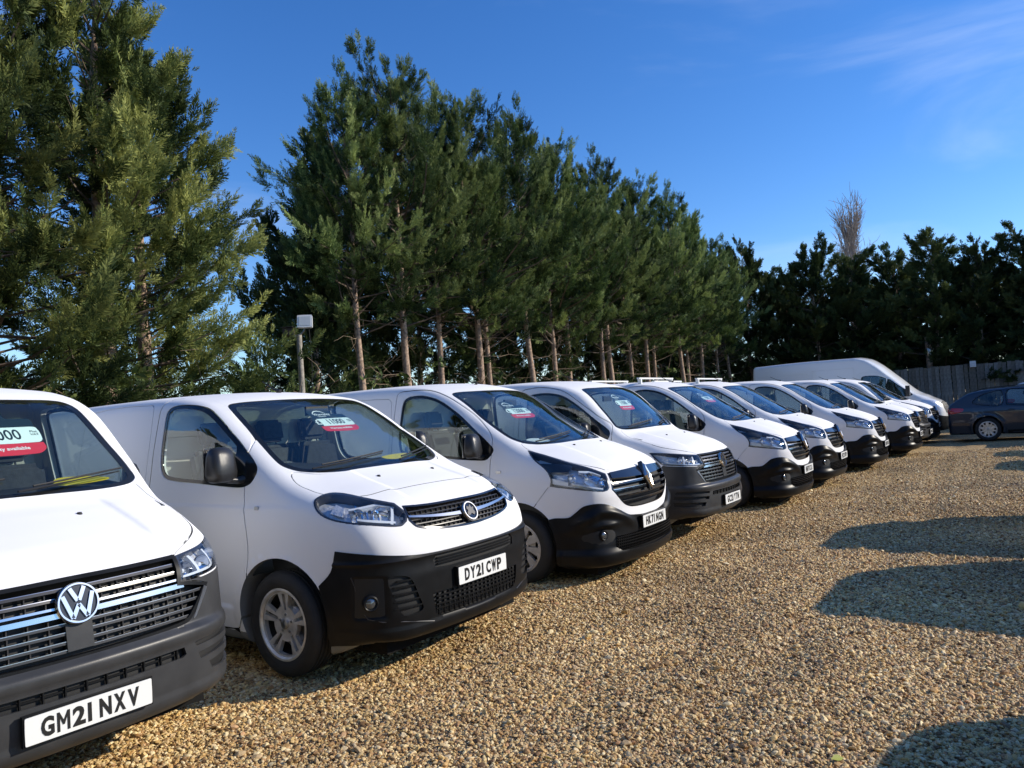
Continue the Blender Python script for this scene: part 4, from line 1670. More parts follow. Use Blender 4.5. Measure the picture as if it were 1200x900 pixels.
        # the passenger-side mirrors are folded back against the doors
        if sg < 0:
            MT = Matrix.Translation((xm_, sg * (y0 + .155), zm_ + .03)) @ Matrix.Rotation(R(8), 4, 'Z')
        else:
            MT = Matrix.Translation((xm_ - .10, y0 + .10, zm_ + .03)) @ Matrix.Rotation(R(68), 4, 'Z')
        me = bpy.data.meshes.new('mirror')
        bm.to_mesh(me)
        bm.free()
        me.transform(MT)
        me.materials.append(M['mirror_black'])
        mo = bpy.data.objects.new('mirror', me)
        link(mo, root)
        sm(me, 60)
        mb = MB()
        mb.box((-.050, 0, .005), (.006, .165 * ms_ / .93, .215 * ms_ / .93))
        mg_ = mb.build('mirror_glass', M['chrome'], mo)
        mg_.data.transform(MT)
        mb = MB()
        mb.tube([(xm_ + .02, sg * (y0 - .05), zm_ - .075), (xm_ + .015, sg * (y0 + .03), zm_ - .085), (xm_ + .01, sg * (y0 + (.11 if sg < 0 else .06)), zm_ - .07)], [.045, .032, .035], 12, flat=.7)
        mb.build('mirror_arm', M['mirror_black'], mo, 50)
    # ---- wipers
    for (ya, yb) in ((-.62, .02), (.10, .68)):
        mb = MB()
        zb_ = fr['wind'][-1][1]
        pts = sh.front(np.array([(ya + (yb - ya) * t, zb_ + .012 + .055 * t if ya < 0 else zb_ + .012 + .05 * t) for t in np.linspace(0, 1, 9)]))
        N_ = sh.grad(pts)
        q = [tuple(a + n * .018) for a, n in zip(pts, N_)]
        mb.tube(q, [.010] * 4 + [.007] * 5, 6, flat=.6)
        w_ = mb.build('wiper', M['mesh'], root)
        mb = MB()
        pts = sh.front(np.array([(ya + (yb - ya) * t, zb_ + .030 + .052 * t) for t in np.linspace(.15, 1.08, 9)]))
        N_ = sh.grad(pts)
        mb.tube([tuple(a + n * .010) for a, n in zip(pts, N_)], .006, 6)
        mb.build('wiper_blade', M['mesh'], w_)
    # cowl strip under the glass
    # ---- washer jets, aerial, roof seam
    for y in (-.28, .28):
        p = sh.topp(np.array([[.30, y]]))[0]
        mb = MB()
        mb.lathe([(0, .010), (.010, .009), (.014, 0), (.014, -.01)], c=tuple(p), axis='Z', n=10)
        mb.build('washer_jet', M['mesh'], root)
    p = sh.topp(np.array([[-1.05, .0]]))[0]
    mb = MB()
    mb.tube([tuple(p + (-.03, 0, -.01)), tuple(p + (-.0, 0, .02)), tuple(p + (-.06, 0, .032))], [.03, .018, .008], 8, flat=.7)
    mb.tube([tuple(p + (-.05, 0, .02)), tuple(p + (-.22, 0, .11))], [.007, .004], 6)
    mb.build('aerial', M['mesh'], root)
    # ---- door handle, indicator
    hx = {'viv': -1.24, 'tra': -1.32, 'tsx': -1.23}[kind]
    for sg in (-1, 1):
        d = panels[0] if sg < 0 else panels[1]
        pts = sh.sideR(np.array([(hx + t * .20, 1.02 + .004 * t) for t in np.linspace(0, 1, 5)]), sg)
        N_ = sh.grad(pts)
        offs = [.004, .035, .042, .035, .004]
        mb = MB()
        mb.tube([tuple(a + n * o) for a, n, o in zip(pts, N_, offs)], .014, 8)
        mb.build('handle', M['plastic'], d, 60)
        p = sh.sideR(np.array([(-.16, 1.07 if kind != 'tra' else 1.04)]), sg)[0]
        gN = sh.grad(np.array([p]))[0]
        mb = MB()
        mb.box(p + gN * .002, (.055 if kind == 'tra' else .035, .012, .022))
        mb.build('side_repeater', M['satin'], root, 30)
    # ---- interior
    zd = {'viv': 1.262, 'tra': 1.262, 'tsx': 1.305}[kind]
    mb = MB()
    prof = [(.10, zd - .07), (-.15, zd + .005), (-.42, zd + .03), (-.52, zd - .03), (-.50, zd - .16), (-.42, zd - .30), (-.25, zd - .42), (-.2, .60), (.30, .60), (.30, zd - .12)]
    nst = 13
    V, F = [], []
    for i in range(nst):
        y = -.79 + 1.58 * i / (nst - 1)
        bump = .035 * math.exp(-((y + .40) / .17) ** 2)
        cur = .10 * (y / .8) ** 2
        for j, (x, z) in enumerate(prof):
            V.append((x - (cur if j < 4 or j > 8 else 0), y, z + (bump if j in (2, 3) else 0)))
    m = len(prof)
    for i in range(nst - 1):
        for j in range(m):
            j2 = (j + 1) % m
            F.append((i * m + j, (i + 1) * m + j, (i + 1) * m + j2, i * m + j2))
    F.append(tuple(range(m)))
    F.append(tuple(reversed(range((nst - 1) * m, nst * m))))
    mb.add(V, F)
    mb.build('dashboard', M['dash'], root, 40)
    seat(root, -.95, -.42, .48)
    seat(root, -.98, .36, .90)
    mb = MB()
    c = Vector((-.60, -.42, 1.16))
    mx = Matrix.Translation(c) @ Matrix.Rotation(R(-62), 4, 'Y')
    n = 32
    rr = .19
    pts = [mx @ Vector((rr * math.cos(2 * math.pi * i / n), rr * math.sin(2 * math.pi * i / n), 0)) for i in range(n + 1)]
    mb.tube(pts, .015, 8, caps=False)
    for a in (0, math.pi, math.pi * 1.5):
        mb.tube([mx @ Vector((.05 * math.cos(a), .05 * math.sin(a), -.02)), mx @ Vector((rr * math.cos(a), rr * math.sin(a), 0))], .014, 6)
    mb.lathe([(0, .0), (.055, -.005), (.06, -.03), (0, -.04)], axis='Z', n=16)
    k = len(mb.V) - 1
    mb.V[k] = np.array([mx @ Vector(v) for v in mb.V[k]])
    mb.build('steering_wheel', M['dash'], root, 50)
    # rear view mirror
    mb = MB()
    mb.box((-.62, .0, 1.70), (.02, .22, .07))
    mb.build('rear_view_mirror', M['mesh'], root)
    return root

def copy_tree(o, parent=None, keep=None):
    c = o.copy()
    C.objects.link(c)
    if parent is not None:
        c.parent = parent
    for ch in o.children:
        copy_tree(ch, c)
    return c
# ------------------------------------------------------------------ trees
def leafm(name, c1, c2, c3):
    m = bpy.data.materials.new(name)
    m.use_nodes = True
    nt = m.node_tree
    b = nt.nodes['Principled BSDF']
    b.inputs['Roughness'].default_value = .65
    b.inputs['Specular IOR Level'].default_value = .18
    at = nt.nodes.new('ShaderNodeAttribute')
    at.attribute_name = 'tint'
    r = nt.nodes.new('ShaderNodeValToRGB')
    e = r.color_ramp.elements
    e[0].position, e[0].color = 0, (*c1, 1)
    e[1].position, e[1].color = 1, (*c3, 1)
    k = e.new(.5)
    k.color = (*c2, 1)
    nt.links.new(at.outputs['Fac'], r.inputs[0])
    oi = nt.nodes.new('ShaderNodeObjectInfo')
    hs = nt.nodes.new('ShaderNodeHueSaturation')
    mr = nt.nodes.new('ShaderNodeMapRange')
    mr.inputs['To Min'].default_value = .8
    mr.inputs['To Max'].default_value = 1.25
    nt.links.new(oi.outputs['Random'], mr.inputs['Value'])
    nt.links.new(mr.outputs[0], hs.inputs['Value'])
    nt.links.new(r.outputs[0], hs.inputs['Color'])
    nt.links.new(hs.outputs[0], b.inputs['Base Color'])
    tl = nt.nodes.new('ShaderNodeBsdfTranslucent')
    nt.links.new(hs.outputs[0], tl.inputs[0])
    mx = nt.nodes.new('ShaderNodeMixShader')
    mx.inputs[0].default_value = .26
    nt.links.new(b.outputs[0], mx.inputs[1])
    nt.links.new(tl.outputs[0], mx.inputs[2])
    nt.links.new(mx.outputs[0], nt.nodes['Material Output'].inputs[0])
    return m

M['leaf'] = leafm('cypress_foliage', (.012, .026, .009), (.068, .114, .033), (.27, .33, .11))  # ramp widened: dark gaps and sunlit tips put into the colours
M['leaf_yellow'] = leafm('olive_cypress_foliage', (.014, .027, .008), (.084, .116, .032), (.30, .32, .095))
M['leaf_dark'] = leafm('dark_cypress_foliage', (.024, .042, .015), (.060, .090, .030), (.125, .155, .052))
M['bark'] = mat('cypress_bark', (.34, .24, .17), .9, noise=(14, .5), bump=(40, 1.0))
M['twig'] = mat('dead_twigs', (.26, .19, .125), .9, noise=(9, .3))
M['limb'] = mat('crown_limbs', (.11, .082, .06), .9, noise=(9, .3))  # darker than the dead twigs, so limbs stand out less in the crown
M['greybark'] = mat('grey_twigs', (.33, .29, .265), .9, noise=(9, .3))

def sprays(org, dirs, ups, ln, rng, n_leaf=13, wid=.028):
    """flat feathery sprays; org (n,3) dirs (n,3) ups (n,3) ln (n,) -> triangles (n*n_leaf*1 kites)"""
    n = len(org)
    side = np.cross(dirs, ups)
    side /= np.linalg.norm(side, axis=1, keepdims=True) + 1e-9
    nrm = np.cross(side, dirs)
    k = np.arange(n_leaf)
    t = (k + .5) / n_leaf
    s = np.where(k % 2 == 0, 1., -1.)
    s[-1] = 0
    # position along the axis, leaflet length and angle
    base = org[:, None] + dirs[:, None] * (ln[:, None] * (t * .82))[..., None]
    ll = ln[:, None] * (.50 * (1 - t * .62)) * rng.uniform(.7, 1.25, (n, n_leaf))
    ang = np.radians(38) * rng.uniform(.7, 1.2, (n, n_leaf))
    d = dirs[:, None] * np.cos(ang)[..., None] + side[:, None] * (np.sin(ang) * s)[..., None]
    d += nrm[:, None] * rng.normal(0, .22, (n, n_leaf))[..., None]
    d[:, -1] = dirs
    tip = base + d * ll[..., None]
    w = wid * rng.uniform(.7, 1.3, (n, n_leaf)) * (ln[:, None] / .4)
    wd = np.cross(d, nrm[:, None] + rng.normal(0, .35, (n, n_leaf, 3)))
    wd /= np.linalg.norm(wd, axis=-1, keepdims=True) + 1e-9
    mid = base + d * (ll * .42)[..., None]
    a = mid + wd * w[..., None]
    b = mid - wd * w[..., None]
    V = np.stack([base, a, tip, b], 2).reshape(-1, 3)
    m = n * n_leaf
    i = np.arange(m) * 4
    F = np.stack([i, i + 1, i + 2, i + 3], -1)
    return V, F

def tree_meshes(seed, H=10, hb=3.6, Rm=2.3, nb=150, per=16, ln=.42, lean=(0, 0), stubs=26, top=.35, low_full=.75, wid=.028, tipup=.55, wind=(-.18, 0), elev=28, trunk_r=.12, ramp=.25):
    rng = np.random.default_rng(seed)
    # trunk
    tr = MB()
    hh = np.linspace(0, H * .96, 12)
    px = lean[0] * hh / H + .05 * np.sin(hh * .8 + seed)
    py = lean[1] * hh / H + .05 * np.cos(hh * .7 + seed * 2)
    tr.tube([(x, y, h - .1) for x, y, h in zip(px, py, hh)], [trunk_r * (1.25 if i == 0 else 1) * (1 - .9 * h / H) + .008 for i, h in enumerate(hh)], 9)
    fx = lambda h: np.stack([np.interp(h, hh, px), np.interp(h, hh, py), h], -1)
    # dead stubs and twigs below the crown
    tw = MB()
    for k in range(stubs):
        h = rng.uniform(.8, hb + 1.2)
        p = fx(np.array([h]))[0]
        a = rng.uniform(0, 2 * np.pi)
        L = rng.uniform(.3, 1.5) if k % 3 else rng.uniform(.08, .2)
        e = rng.uniform(-.2, .5)
        pts = [p]
        d = np.array([np.cos(a), np.sin(a), e])
        for j in range(4):
            d = d + rng.normal(0, .22, 3)
            d /= np.linalg.norm(d)
            pts.append(pts[-1] + d * L / 4)
        tw.tube([tuple(q) for q in pts], [.016, .012, .009, .006, .003], 4, caps=False)
        for j in range(5):
            q = pts[rng.integers(1, 5)]
            d2 = d + rng.normal(0, .8, 3)
            d2 /= np.linalg.norm(d2)
            e2 = q + d2 * rng.uniform(.15, .5)
            tw.tube([tuple(q), tuple((q + e2) / 2 + rng.normal(0, .03, 3)), tuple(e2)], [.005, .004, .002], 3, caps=False)
    # crown branches: limbs with side shoots, feathery sprays on the shoots
    br = MB()
    O, D, U, Ln, Tb = [], [], [], [], []
    nrmz = lambda v: v / (np.linalg.norm(v, axis=-1, keepdims=True) + 1e-9)
    for k in range(nb):
        t = (k + rng.uniform(0, 1)) / nb
        t = t ** .92
        h = hb + (H - hb) * t * .97
        prof = (1 - t) ** .75 * (1 - top) + top * (1 - t ** 3)
        prof *= low_full + (1 - low_full) * min(1, t / ramp)
        L = Rm * prof * rng.choice([.5, .8, 1.0, 1.25, 1.6], p=[.15, .25, .3, .2, .1]) * rng.uniform(.85, 1.15)
        if t > .8:
            L = max(L, .9 * rng.uniform(.5, 1.7))
        a = k * 2.399 + rng.normal(0, .5)
        e = np.radians(elev + 42 * t ** 1.6 + rng.normal(0, 10))
        d = np.array([np.cos(a) * np.cos(e), np.sin(a) * np.cos(e), np.sin(e)])
        p = fx(np.array([h]))[0]
        n = 7
        pts = [p]
        for j in range(n):
            d = d + np.array([wind[0] * .3, wind[1] * .3, tipup * .30]) * (j / n) + rng.normal(0, .07, 3)
            d /= np.linalg.norm(d)
            pts.append(pts[-1] + d * L / n)
        P = np.array(pts)
        r0 = .010 + .009 * L
        br.tube([tuple(q) for q in P[:6]], [r0 * (1 - .8 * j / 6) for j in range(6)], 3, caps=False)
        ns = int(3 + L * 3.6)
        ts = np.clip(rng.uniform(.22, 1.02, ns) ** .75, 0, 1)
        ts[0] = 1
        bt = rng.normal(.42, .30)
        for j in range(ns):
            q0 = np.array([np.interp(ts[j] * n, np.arange(n + 1), P[:, c]) for c in range(3)])
            i0 = min(int(ts[j] * n), n - 1)
            tg = nrmz(P[i0 + 1] - P[i0])
            o = nrmz(rng.normal(0, 1, 3) * np.array([1, 1, .45]))
            dev = .12 if j == 0 else rng.uniform(.4, .85)
            sd_ = nrmz(tg + o * dev + np.array([0, 0, .22]))
            sl = (.36 + .30 * L / Rm) * rng.uniform(.75, 1.25) * (1.25 - .6 * ts[j])
            m = per
            tt = np.sort(rng.uniform(.0, 1, m))
            tt[-1] = 1
            curve = q0 + sd_ * (tt * sl)[:, None] + np.array([0, 0, .12]) * (tt ** 2 * sl)[:, None]
            side_ = nrmz(np.cross(sd_, rng.normal(0, 1, 3)))
            sg_ = np.where(np.arange(m) % 2 == 0, 1, -1)[:, None]
            dd = nrmz(sd_ + side_ * sg_ * .62 * (1 - tt * .75)[:, None] + rng.normal(0, .16, (m, 3)) + np.array([0, 0, .12]))
            O.append(curve); D.append(dd)
            U.append(np.cross(sd_, side_) + rng.normal(0, .35, (m, 3)))
            Ln.append(ln * rng.uniform(.7, 1.25, m) * (.8 + .3 * (1 - tt)))
            Tb.append(np.clip(bt + rng.normal(0, .10) + .30 * (tt - .5) + .25 * (ts[j] - .6), 0, 1))  # sprays lighten outward: sunlit plume ends put into the tint
    # leaders
    for q in range(4):
        m = 16
        b0 = fx(np.array([H * (.91 - .09 * q)]))[0]
        d0 = nrmz(np.array([wind[0] * .8 + rng.normal(0, .25), wind[1] + rng.normal(0, .25), 1.0]))
        tt = np.linspace(0, 1, m)
        O.append(b0 + d0 * (tt * H * (.095 + .02 * q))[:, None])
        dd = nrmz(d0 + rng.normal(0, .38, (m, 3)))
        D.append(dd); U.append(rng.normal(0, 1, (m, 3)))
        Ln.append(np.full(m, ln * 1.1)); Tb.append(np.full(m, .5))
    O, D, U, Ln, Tb = map(np.concatenate, (O, D, U, Ln, Tb))
    V, F = sprays(O, D, U, Ln, rng, wid=wid)
    me = fast_mesh('crown', V, F)
    # tint per spray; sunlit tips and darker bases put into the colour
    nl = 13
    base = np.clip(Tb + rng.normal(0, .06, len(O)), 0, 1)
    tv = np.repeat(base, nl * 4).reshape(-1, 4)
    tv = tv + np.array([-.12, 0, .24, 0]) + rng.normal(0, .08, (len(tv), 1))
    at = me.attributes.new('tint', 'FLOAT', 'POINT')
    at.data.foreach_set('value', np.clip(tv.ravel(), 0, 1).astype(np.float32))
    return me, tr, tw, br

def make_tree(name, seed, loc, leaf, label, cat='tree', group=None, rz=0, **kw):
    me, tr, tw, br = tree_meshes(seed, **kw)
    root = empty(name, loc, rz, label, cat, group)
    me.materials.append(leaf)
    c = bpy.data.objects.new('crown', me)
    link(c, root)
    t = tr.build('trunk', M['bark'], root, 60, fix=False)
    b = br.build('branches', M['limb'], root, fix=False)
    b['kind'] = 'stuff'
    if tw.V:
        w = tw.build('dead_twigs', M['twig'], root, fix=False)
        w['kind'] = 'stuff'
    return root

FWD = Vector((math.cos(R(-34)), math.sin(R(-34)), 0))
RDIR = Vector((-FWD.y, FWD.x, 0))
def rowpt(s, f=0.0):
    """s metres along the row direction, f metres towards the fronts, measured from the second van"""
    p = Vector((-1.042, 5.665, 0)) + RDIR * s + FWD * f
    return p
# ------------------------------------------------------------------ ground
def ground_material():
    m = bpy.data.materials.new('gravel_ground')
    m.use_nodes = True
    nt = m.node_tree
    L = nt.links
    b = nt.nodes['Principled BSDF']
    b.inputs['Roughness'].default_value = .85
    tc = nt.nodes.new('ShaderNodeTexCoord')
    def vor(scale, feat='F1'):
        v = nt.nodes.new('ShaderNodeTexVoronoi')
        v.inputs['Scale'].default_value = scale
        v.feature = feat
        L.new(tc.outputs['Object'], v.inputs['Vector'])
        return v
    v1 = vor(66)
    sx = nt.nodes.new('ShaderNodeSeparateColor')
    L.new(v1.outputs['Color'], sx.inputs[0])
    r = nt.nodes.new('ShaderNodeValToRGB')
    stone_ramp(r.color_ramp)
    L.new(sx.outputs[0], r.inputs[0])
    # dark joints
    mr = nt.nodes.new('ShaderNodeMapRange')
    mr.inputs['From Min'].default_value = .0
    mr.inputs['From Max'].default_value = .75
    mr.inputs['To Min'].default_value = 1.0
    mr.inputs['To Max'].default_value = .0
    L.new(v1.outputs['Distance'], mr.inputs['Value'])
    # broad variation: damp and dusty patches, wheel tracks
    n = nt.nodes.new('ShaderNodeTexNoise')
    n.inputs['Scale'].default_value = .55
    n.inputs['Detail'].default_value = 7
    n.inputs['Roughness'].default_value = .6
    L.new(tc.outputs['Object'], n.inputs['Vector'])
    rr = nt.nodes.new('ShaderNodeValToRGB')
    rr.color_ramp.elements[0].position = .32
    rr.color_ramp.elements[0].color = (.66, .62, .58, 1)
    rr.color_ramp.elements[1].position = .66
    rr.color_ramp.elements[1].color = (1.12, 1.08, 1.0, 1)
    L.new(n.outputs['Fac'], rr.inputs[0])
    mx = nt.nodes.new('ShaderNodeMix')
    mx.data_type = 'RGBA'
    mx.blend_type = 'MULTIPLY'
    mx.inputs[0].default_value = 1
    L.new(r.outputs[0], mx.inputs[6])
    L.new(rr.outputs[0], mx.inputs[7])
    L.new(mx.outputs[2], b.inputs['Base Color'])
    n2 = nt.nodes.new('ShaderNodeTexNoise')
    n2.inputs['Scale'].default_value = 9
    n2.inputs['Detail'].default_value = 5
    L.new(tc.outputs['Object'], n2.inputs['Vector'])
    ma = nt.nodes.new('ShaderNodeMath')
    ma.operation = 'MULTIPLY_ADD'
    ma.inputs[1].default_value = 1.6
    L.new(n2.outputs['Fac'], ma.inputs[0])
    L.new(mr.outputs[0], ma.inputs[2])
    bp = nt.nodes.new('ShaderNodeBump')
    bp.inputs['Strength'].default_value = 1
    bp.inputs['Distance'].default_value = .022
    L.new(ma.outputs[0], bp.inputs['Height'])
    L.new(bp.outputs[0], b.inputs['Normal'])
    return m

def stone_ramp(cr):
    cols = [(0, (.12, .070, .028)), (.12, (.31, .175, .068)), (.28, (.55, .345, .135)), (.46, (.70, .50, .20)), (.62, (.57, .42, .23)), (.78, (.80, .625, .30)), (.90, (.88, .75, .47)), (1, (.50, .26, .11))]
    e = cr.elements
    e[0].position, e[0].color = 0, (*cols[0][1], 1)
    e[1].position, e[1].color = 1, (*cols[-1][1], 1)
    for p, c in cols[1:-1]:
        k = e.new(p)
        k.color = (*c, 1)

def ground_height(x, y):
    q = (x + 1.042) * math.cos(R(-34)) + (y - 5.665) * math.sin(R(-34))      # metres out from the row
    s = (x + 1.042) * -math.sin(R(-34)) + (y - 5.665) * math.cos(R(-34))
    h = .008 * np.sin(x * .9 + .3 * np.sin(y * .7)) + .008 * np.sin(y * 1.1 + x * .35) + .006 * np.sin(x * 2.3 - y * 1.7)
    for c, w, d, ph in ((2.6, .16, .016, 0), (4.2, .16, .018, .4), (5.2, .13, .010, 1.9), (6.7, .15, .012, 2.3)):
        c2 = c + .25 * np.sin(s * .28 + ph)
        e = (q - c2) / w
        h = h - d * np.exp(-e ** 2) + d * .55 * (np.exp(-(e - 1.7) ** 2) + np.exp(-(e + 1.7) ** 2))
    h = h + .006 * np.sin(q * 7 + 2 * np.sin(s * 1.3)) * np.sin(s * 2.1 + q) * sstep(.5, 2, q)
    return h

gx = np.concatenate([[-600, -200, -80, -30], np.arange(-12, 20, .11), [24, 30, 40, 60, 100, 250, 700]])
gy = np.concatenate([[-300, -60, -10, -3], np.arange(0, 30, .11), [36, 40, 46, 60, 90, 160, 400, 1500]])
X, Y = np.meshgrid(gx, gy, indexing='ij')
near = sstep(30, 22, Y) * sstep(-11.5, -9, X) * sstep(19, 16, X) * sstep(-.5, 1.5, Y)
Z = ground_height(X, Y) * near - .012
V = np.stack([X, Y, Z], -1).reshape(-1, 3)
i, j = np.meshgrid(np.arange(len(gx) - 1), np.arange(len(gy) - 1), indexing='ij')
a = (i * len(gy) + j).ravel()
F = np.stack([a, a + len(gy), a + len(gy) + 1, a + 1], -1)
me = fast_mesh('ground', V, F)
me.materials.append(ground_material())
me.polygons.foreach_set('use_smooth', [True] * len(me.polygons))
tag(link(bpy.data.objects.new('ground', me)), kind='structure')

def pebbles():
    """loose stones lying in view, one mesh of points that geometry nodes turn into stones"""
    rng = np.random.default_rng(11)
    bands = [(1.9, 3.4, 11000), (3.4, 5.5, 9500), (5.5, 8.5, 6000), (8.5, 13, 2400), (13, 19, 700)]
    P = []
    for d0, d1, dens in bands:
        n = int(dens * (d1 - d0) * (d1 + d0) * .80)
        y = np.sqrt(rng.uniform(d0 ** 2, d1 ** 2, n))
        x = y * rng.uniform(-.72, .80, n)
        # leave out what lies well behind the front wheels of the row
        q = (x + 1.042) * FWD.x + (y - 5.665) * FWD.y
        k = q > -1.2
        P.append(np.stack([x[k], y[k]], -1))
    P = np.concatenate(P)
    n = len(P)
    d = P[:, 1]
    sc = np.exp(rng.normal(math.log(.0070), .34, n)) * (1 + .02 * np.maximum(d - 4, 0))
    z = ground_height(P[:, 0], P[:, 1]) - .012 + sc * rng.uniform(.05, .75, n)
    V = np.concatenate([P, z[:, None]], 1)
    me = bpy.data.meshes.new('loose_gravel')
    me.vertices.add(n)
    me.vertices.foreach_set('co', V.astype(np.float32).ravel())
    at = me.attributes.new('size', 'FLOAT', 'POINT')
    at.data.foreach_set('value', sc.astype(np.float32))
    at = me.attributes.new('turn', 'FLOAT_VECTOR', 'POINT')
    rot = np.stack([rng.normal(0, .45, n), rng.normal(0, .45, n), rng.uniform(0, 6.28, n)], -1)
    at.data.foreach_set('vector', rot.astype(np.float32).ravel())
    o = link(bpy.data.objects.new('loose_gravel', me))
    tag(o, kind='stuff')
    o['label'] = 'loose tan and brown gravel stones covering the forecourt'
    m = bpy.data.materials.new('gravel_stones')
    m.use_nodes = True
    nt = m.node_tree
    b = nt.nodes['Principled BSDF']
    b.inputs['Roughness'].default_value = .62
    oi = nt.nodes.new('ShaderNodeObjectInfo')
    r = nt.nodes.new('ShaderNodeValToRGB')
    stone_ramp(r.color_ramp)
    nt.links.new(oi.outputs['Random'], r.inputs[0])
    tcn = nt.nodes.new('ShaderNodeNewGeometry')
    nn = nt.nodes.new('ShaderNodeTexNoise')
    nn.inputs['Scale'].default_value = .55
    nn.inputs['Detail'].default_value = 7
    nn.inputs['Roughness'].default_value = .6
    nt.links.new(tcn.outputs['Position'], nn.inputs['Vector'])
    rr = nt.nodes.new('ShaderNodeValToRGB')
    rr.color_ramp.elements[0].position = .32
    rr.color_ramp.elements[0].color = (.66, .62, .58, 1)
    rr.color_ramp.elements[1].position = .66
    rr.color_ramp.elements[1].color = (1.12, 1.08, 1.0, 1)
    nt.links.new(nn.outputs['Fac'], rr.inputs[0])
    mx = nt.nodes.new('ShaderNodeMix')
    mx.data_type = 'RGBA'
    mx.blend_type = 'MULTIPLY'
    mx.inputs[0].default_value = 1
    nt.links.new(r.outputs[0], mx.inputs[6])
    nt.links.new(rr.outputs[0], mx.inputs[7])
    nt.links.new(mx.outputs[2], b.inputs['Base Color'])
    me.materials.append(m)
    # node group
    g = bpy.data.node_groups.new('scatter_stones', 'GeometryNodeTree')
    g.interface.new_socket('Geometry', in_out='INPUT', socket_type='NodeSocketGeometry')
    g.interface.new_socket('Geometry', in_out='OUTPUT', socket_type='NodeSocketGeometry')
    N, L = g.nodes, g.links
    gi, go = N.new('NodeGroupInput'), N.new('NodeGroupOutput')
    join = N.new('GeometryNodeJoinGeometry')
    for k in range(4):
        ico = N.new('GeometryNodeMeshIcoSphere')
        ico.inputs['Subdivisions'].default_value = 2
        ico.inputs['Radius'].default_value = 1
        pos = N.new('GeometryNodeInputPosition')
        no = N.new('ShaderNodeTexNoise')
        no.noise_dimensions = '4D'
        no.inputs['W'].default_value = k * 3.7 + 1
        no.inputs['Scale'].default_value = .8
        L.new(pos.outputs[0], no.inputs['Vector'])
        vm = N.new('ShaderNodeVectorMath')
        vm.operation = 'SUBTRACT'
        vm.inputs[1].default_value = (.5, .5, .5)
        L.new(no.outputs['Color'], vm.inputs[0])
        vs = N.new('ShaderNodeVectorMath')
        vs.operation = 'SCALE'
        vs.inputs['Scale'].default_value = 1.5
        L.new(vm.outputs[0], vs.inputs[0])
        sp = N.new('GeometryNodeSetPosition')
        L.new(ico.outputs['Mesh'], sp.inputs['Geometry'])
        L.new(vs.outputs[0], sp.inputs['Offset'])
        tf = N.new('GeometryNodeTransform')
        tf.inputs['Scale'].default_value = [(1.15, .85, .6), (1.3, .8, .55), (1, 1, .7), (1.2, .95, .5)][k]
        L.new(sp.outputs[0], tf.inputs['Geometry'])
        smt = N.new('GeometryNodeSetMaterial')
        smt.inputs['Material'].default_value = m
        L.new(tf.outputs[0], smt.inputs['Geometry'])
        gti = N.new('GeometryNodeGeometryToInstance')
        L.new(smt.outputs[0], gti.inputs[0])
        L.new(gti.outputs[0], join.inputs[0])
    iop = N.new('GeometryNodeInstanceOnPoints')
    L.new(gi.outputs[0], iop.inputs['Points'])
    L.new(join.outputs[0], iop.inputs['Instance'])
    iop.inputs['Pick Instance'].default_value = True
    a1 = N.new('GeometryNodeInputNamedAttribute')
    a1.data_type = 'FLOAT'
    a1.inputs['Name'].default_value = 'size'
    L.new(a1.outputs['Attribute'], iop.inputs['Scale'])
    a2 = N.new('GeometryNodeInputNamedAttribute')
    a2.data_type = 'FLOAT_VECTOR'
    a2.inputs['Name'].default_value = 'turn'
    L.new(a2.outputs['Attribute'], iop.inputs['Rotation'])
    L.new(iop.outputs[0], go.inputs[0])
    md = o.modifiers.new('scatter', 'NODES')
    md.node_group = g
    return n
pebbles()

# a few fallen leaves on the gravel
def leaves():
    m1 = mat('yellow_green_leaf', (.42, .44, .08), .5)
    m2 = mat('brown_leaf', (.22, .12, .045), .6)
    rng = np.random.default_rng(8)
    spots = [(.06, 3.52, m1, 'yellow-green leaf on the gravel near the bottom middle'), (.22, 3.28, m1, 'second yellow-green leaf on the gravel, right of the first'),
             (.95, 4.3, m2, 'brown fallen leaf on the gravel ahead of the second van'), (-.55, 3.6, m2, 'brown fallen leaf on the gravel right of the nearest van'),
             (1.9, 5.6, m2, 'brown fallen leaf on the open gravel at the right'), (1.3, 3.35, m1, 'small green leaf on the gravel by the bottom right shadow')]
    for x, y, m, lab in spots:
        mb = MB()
        L = rng.uniform(.022, .032)
        pts = [(0, -L), (L * .45, -L * .3), (L * .5, L * .2), (0, L), (-L * .5, L * .2), (-L * .45, -L * .3)]
        V = [(a, b, .004 * abs(a) / L * 3) for a, b in pts] + [(0, 0, 0)]
        mb.add(V, [(i, (i + 1) % 6, 6) for i in range(6)])
        o = mb.build('fallen_leaf', m, fix=False)
        o.location = (x, y, float(ground_height(np.array(x), np.array(y))) + .012)
        o.rotation_euler = (rng.normal(0, .3), rng.normal(0, .3), rng.uniform(0, 6))
        tag(o, lab, 'leaf', 'fallen leaves on the gravel')
leaves()
# ------------------------------------------------------------------ the trees behind the row
TREE_LINE = -8.0
def tree_copy(src, loc, rz, sc, label=None, group=None):
    c = copy_tree(src)
    c.location = loc
    c.rotation_euler = (0, 0, rz)
    c.scale = (sc, sc, sc)
    if label:
        c['label'] = label
    if group:
        c['group'] = group
    return c

def row_label(k, n):
    words = ['first', 'second', 'third', 'fourth', 'fifth', 'sixth', 'seventh', 'eighth', 'ninth', 'tenth', 'eleventh', 'twelfth', 'thirteenth', 'fourteenth', 'fifteenth', 'sixteenth', 'seventeenth', 'eighteenth', 'nineteenth', 'twentieth']
    return words[k]

def copy_tree(o, parent=None, keep=None):
    c = o.copy()
    C.objects.link(c)
    if parent is not None:
        c.parent = parent
    for ch in o.children:
        copy_tree(ch, c)
    return c

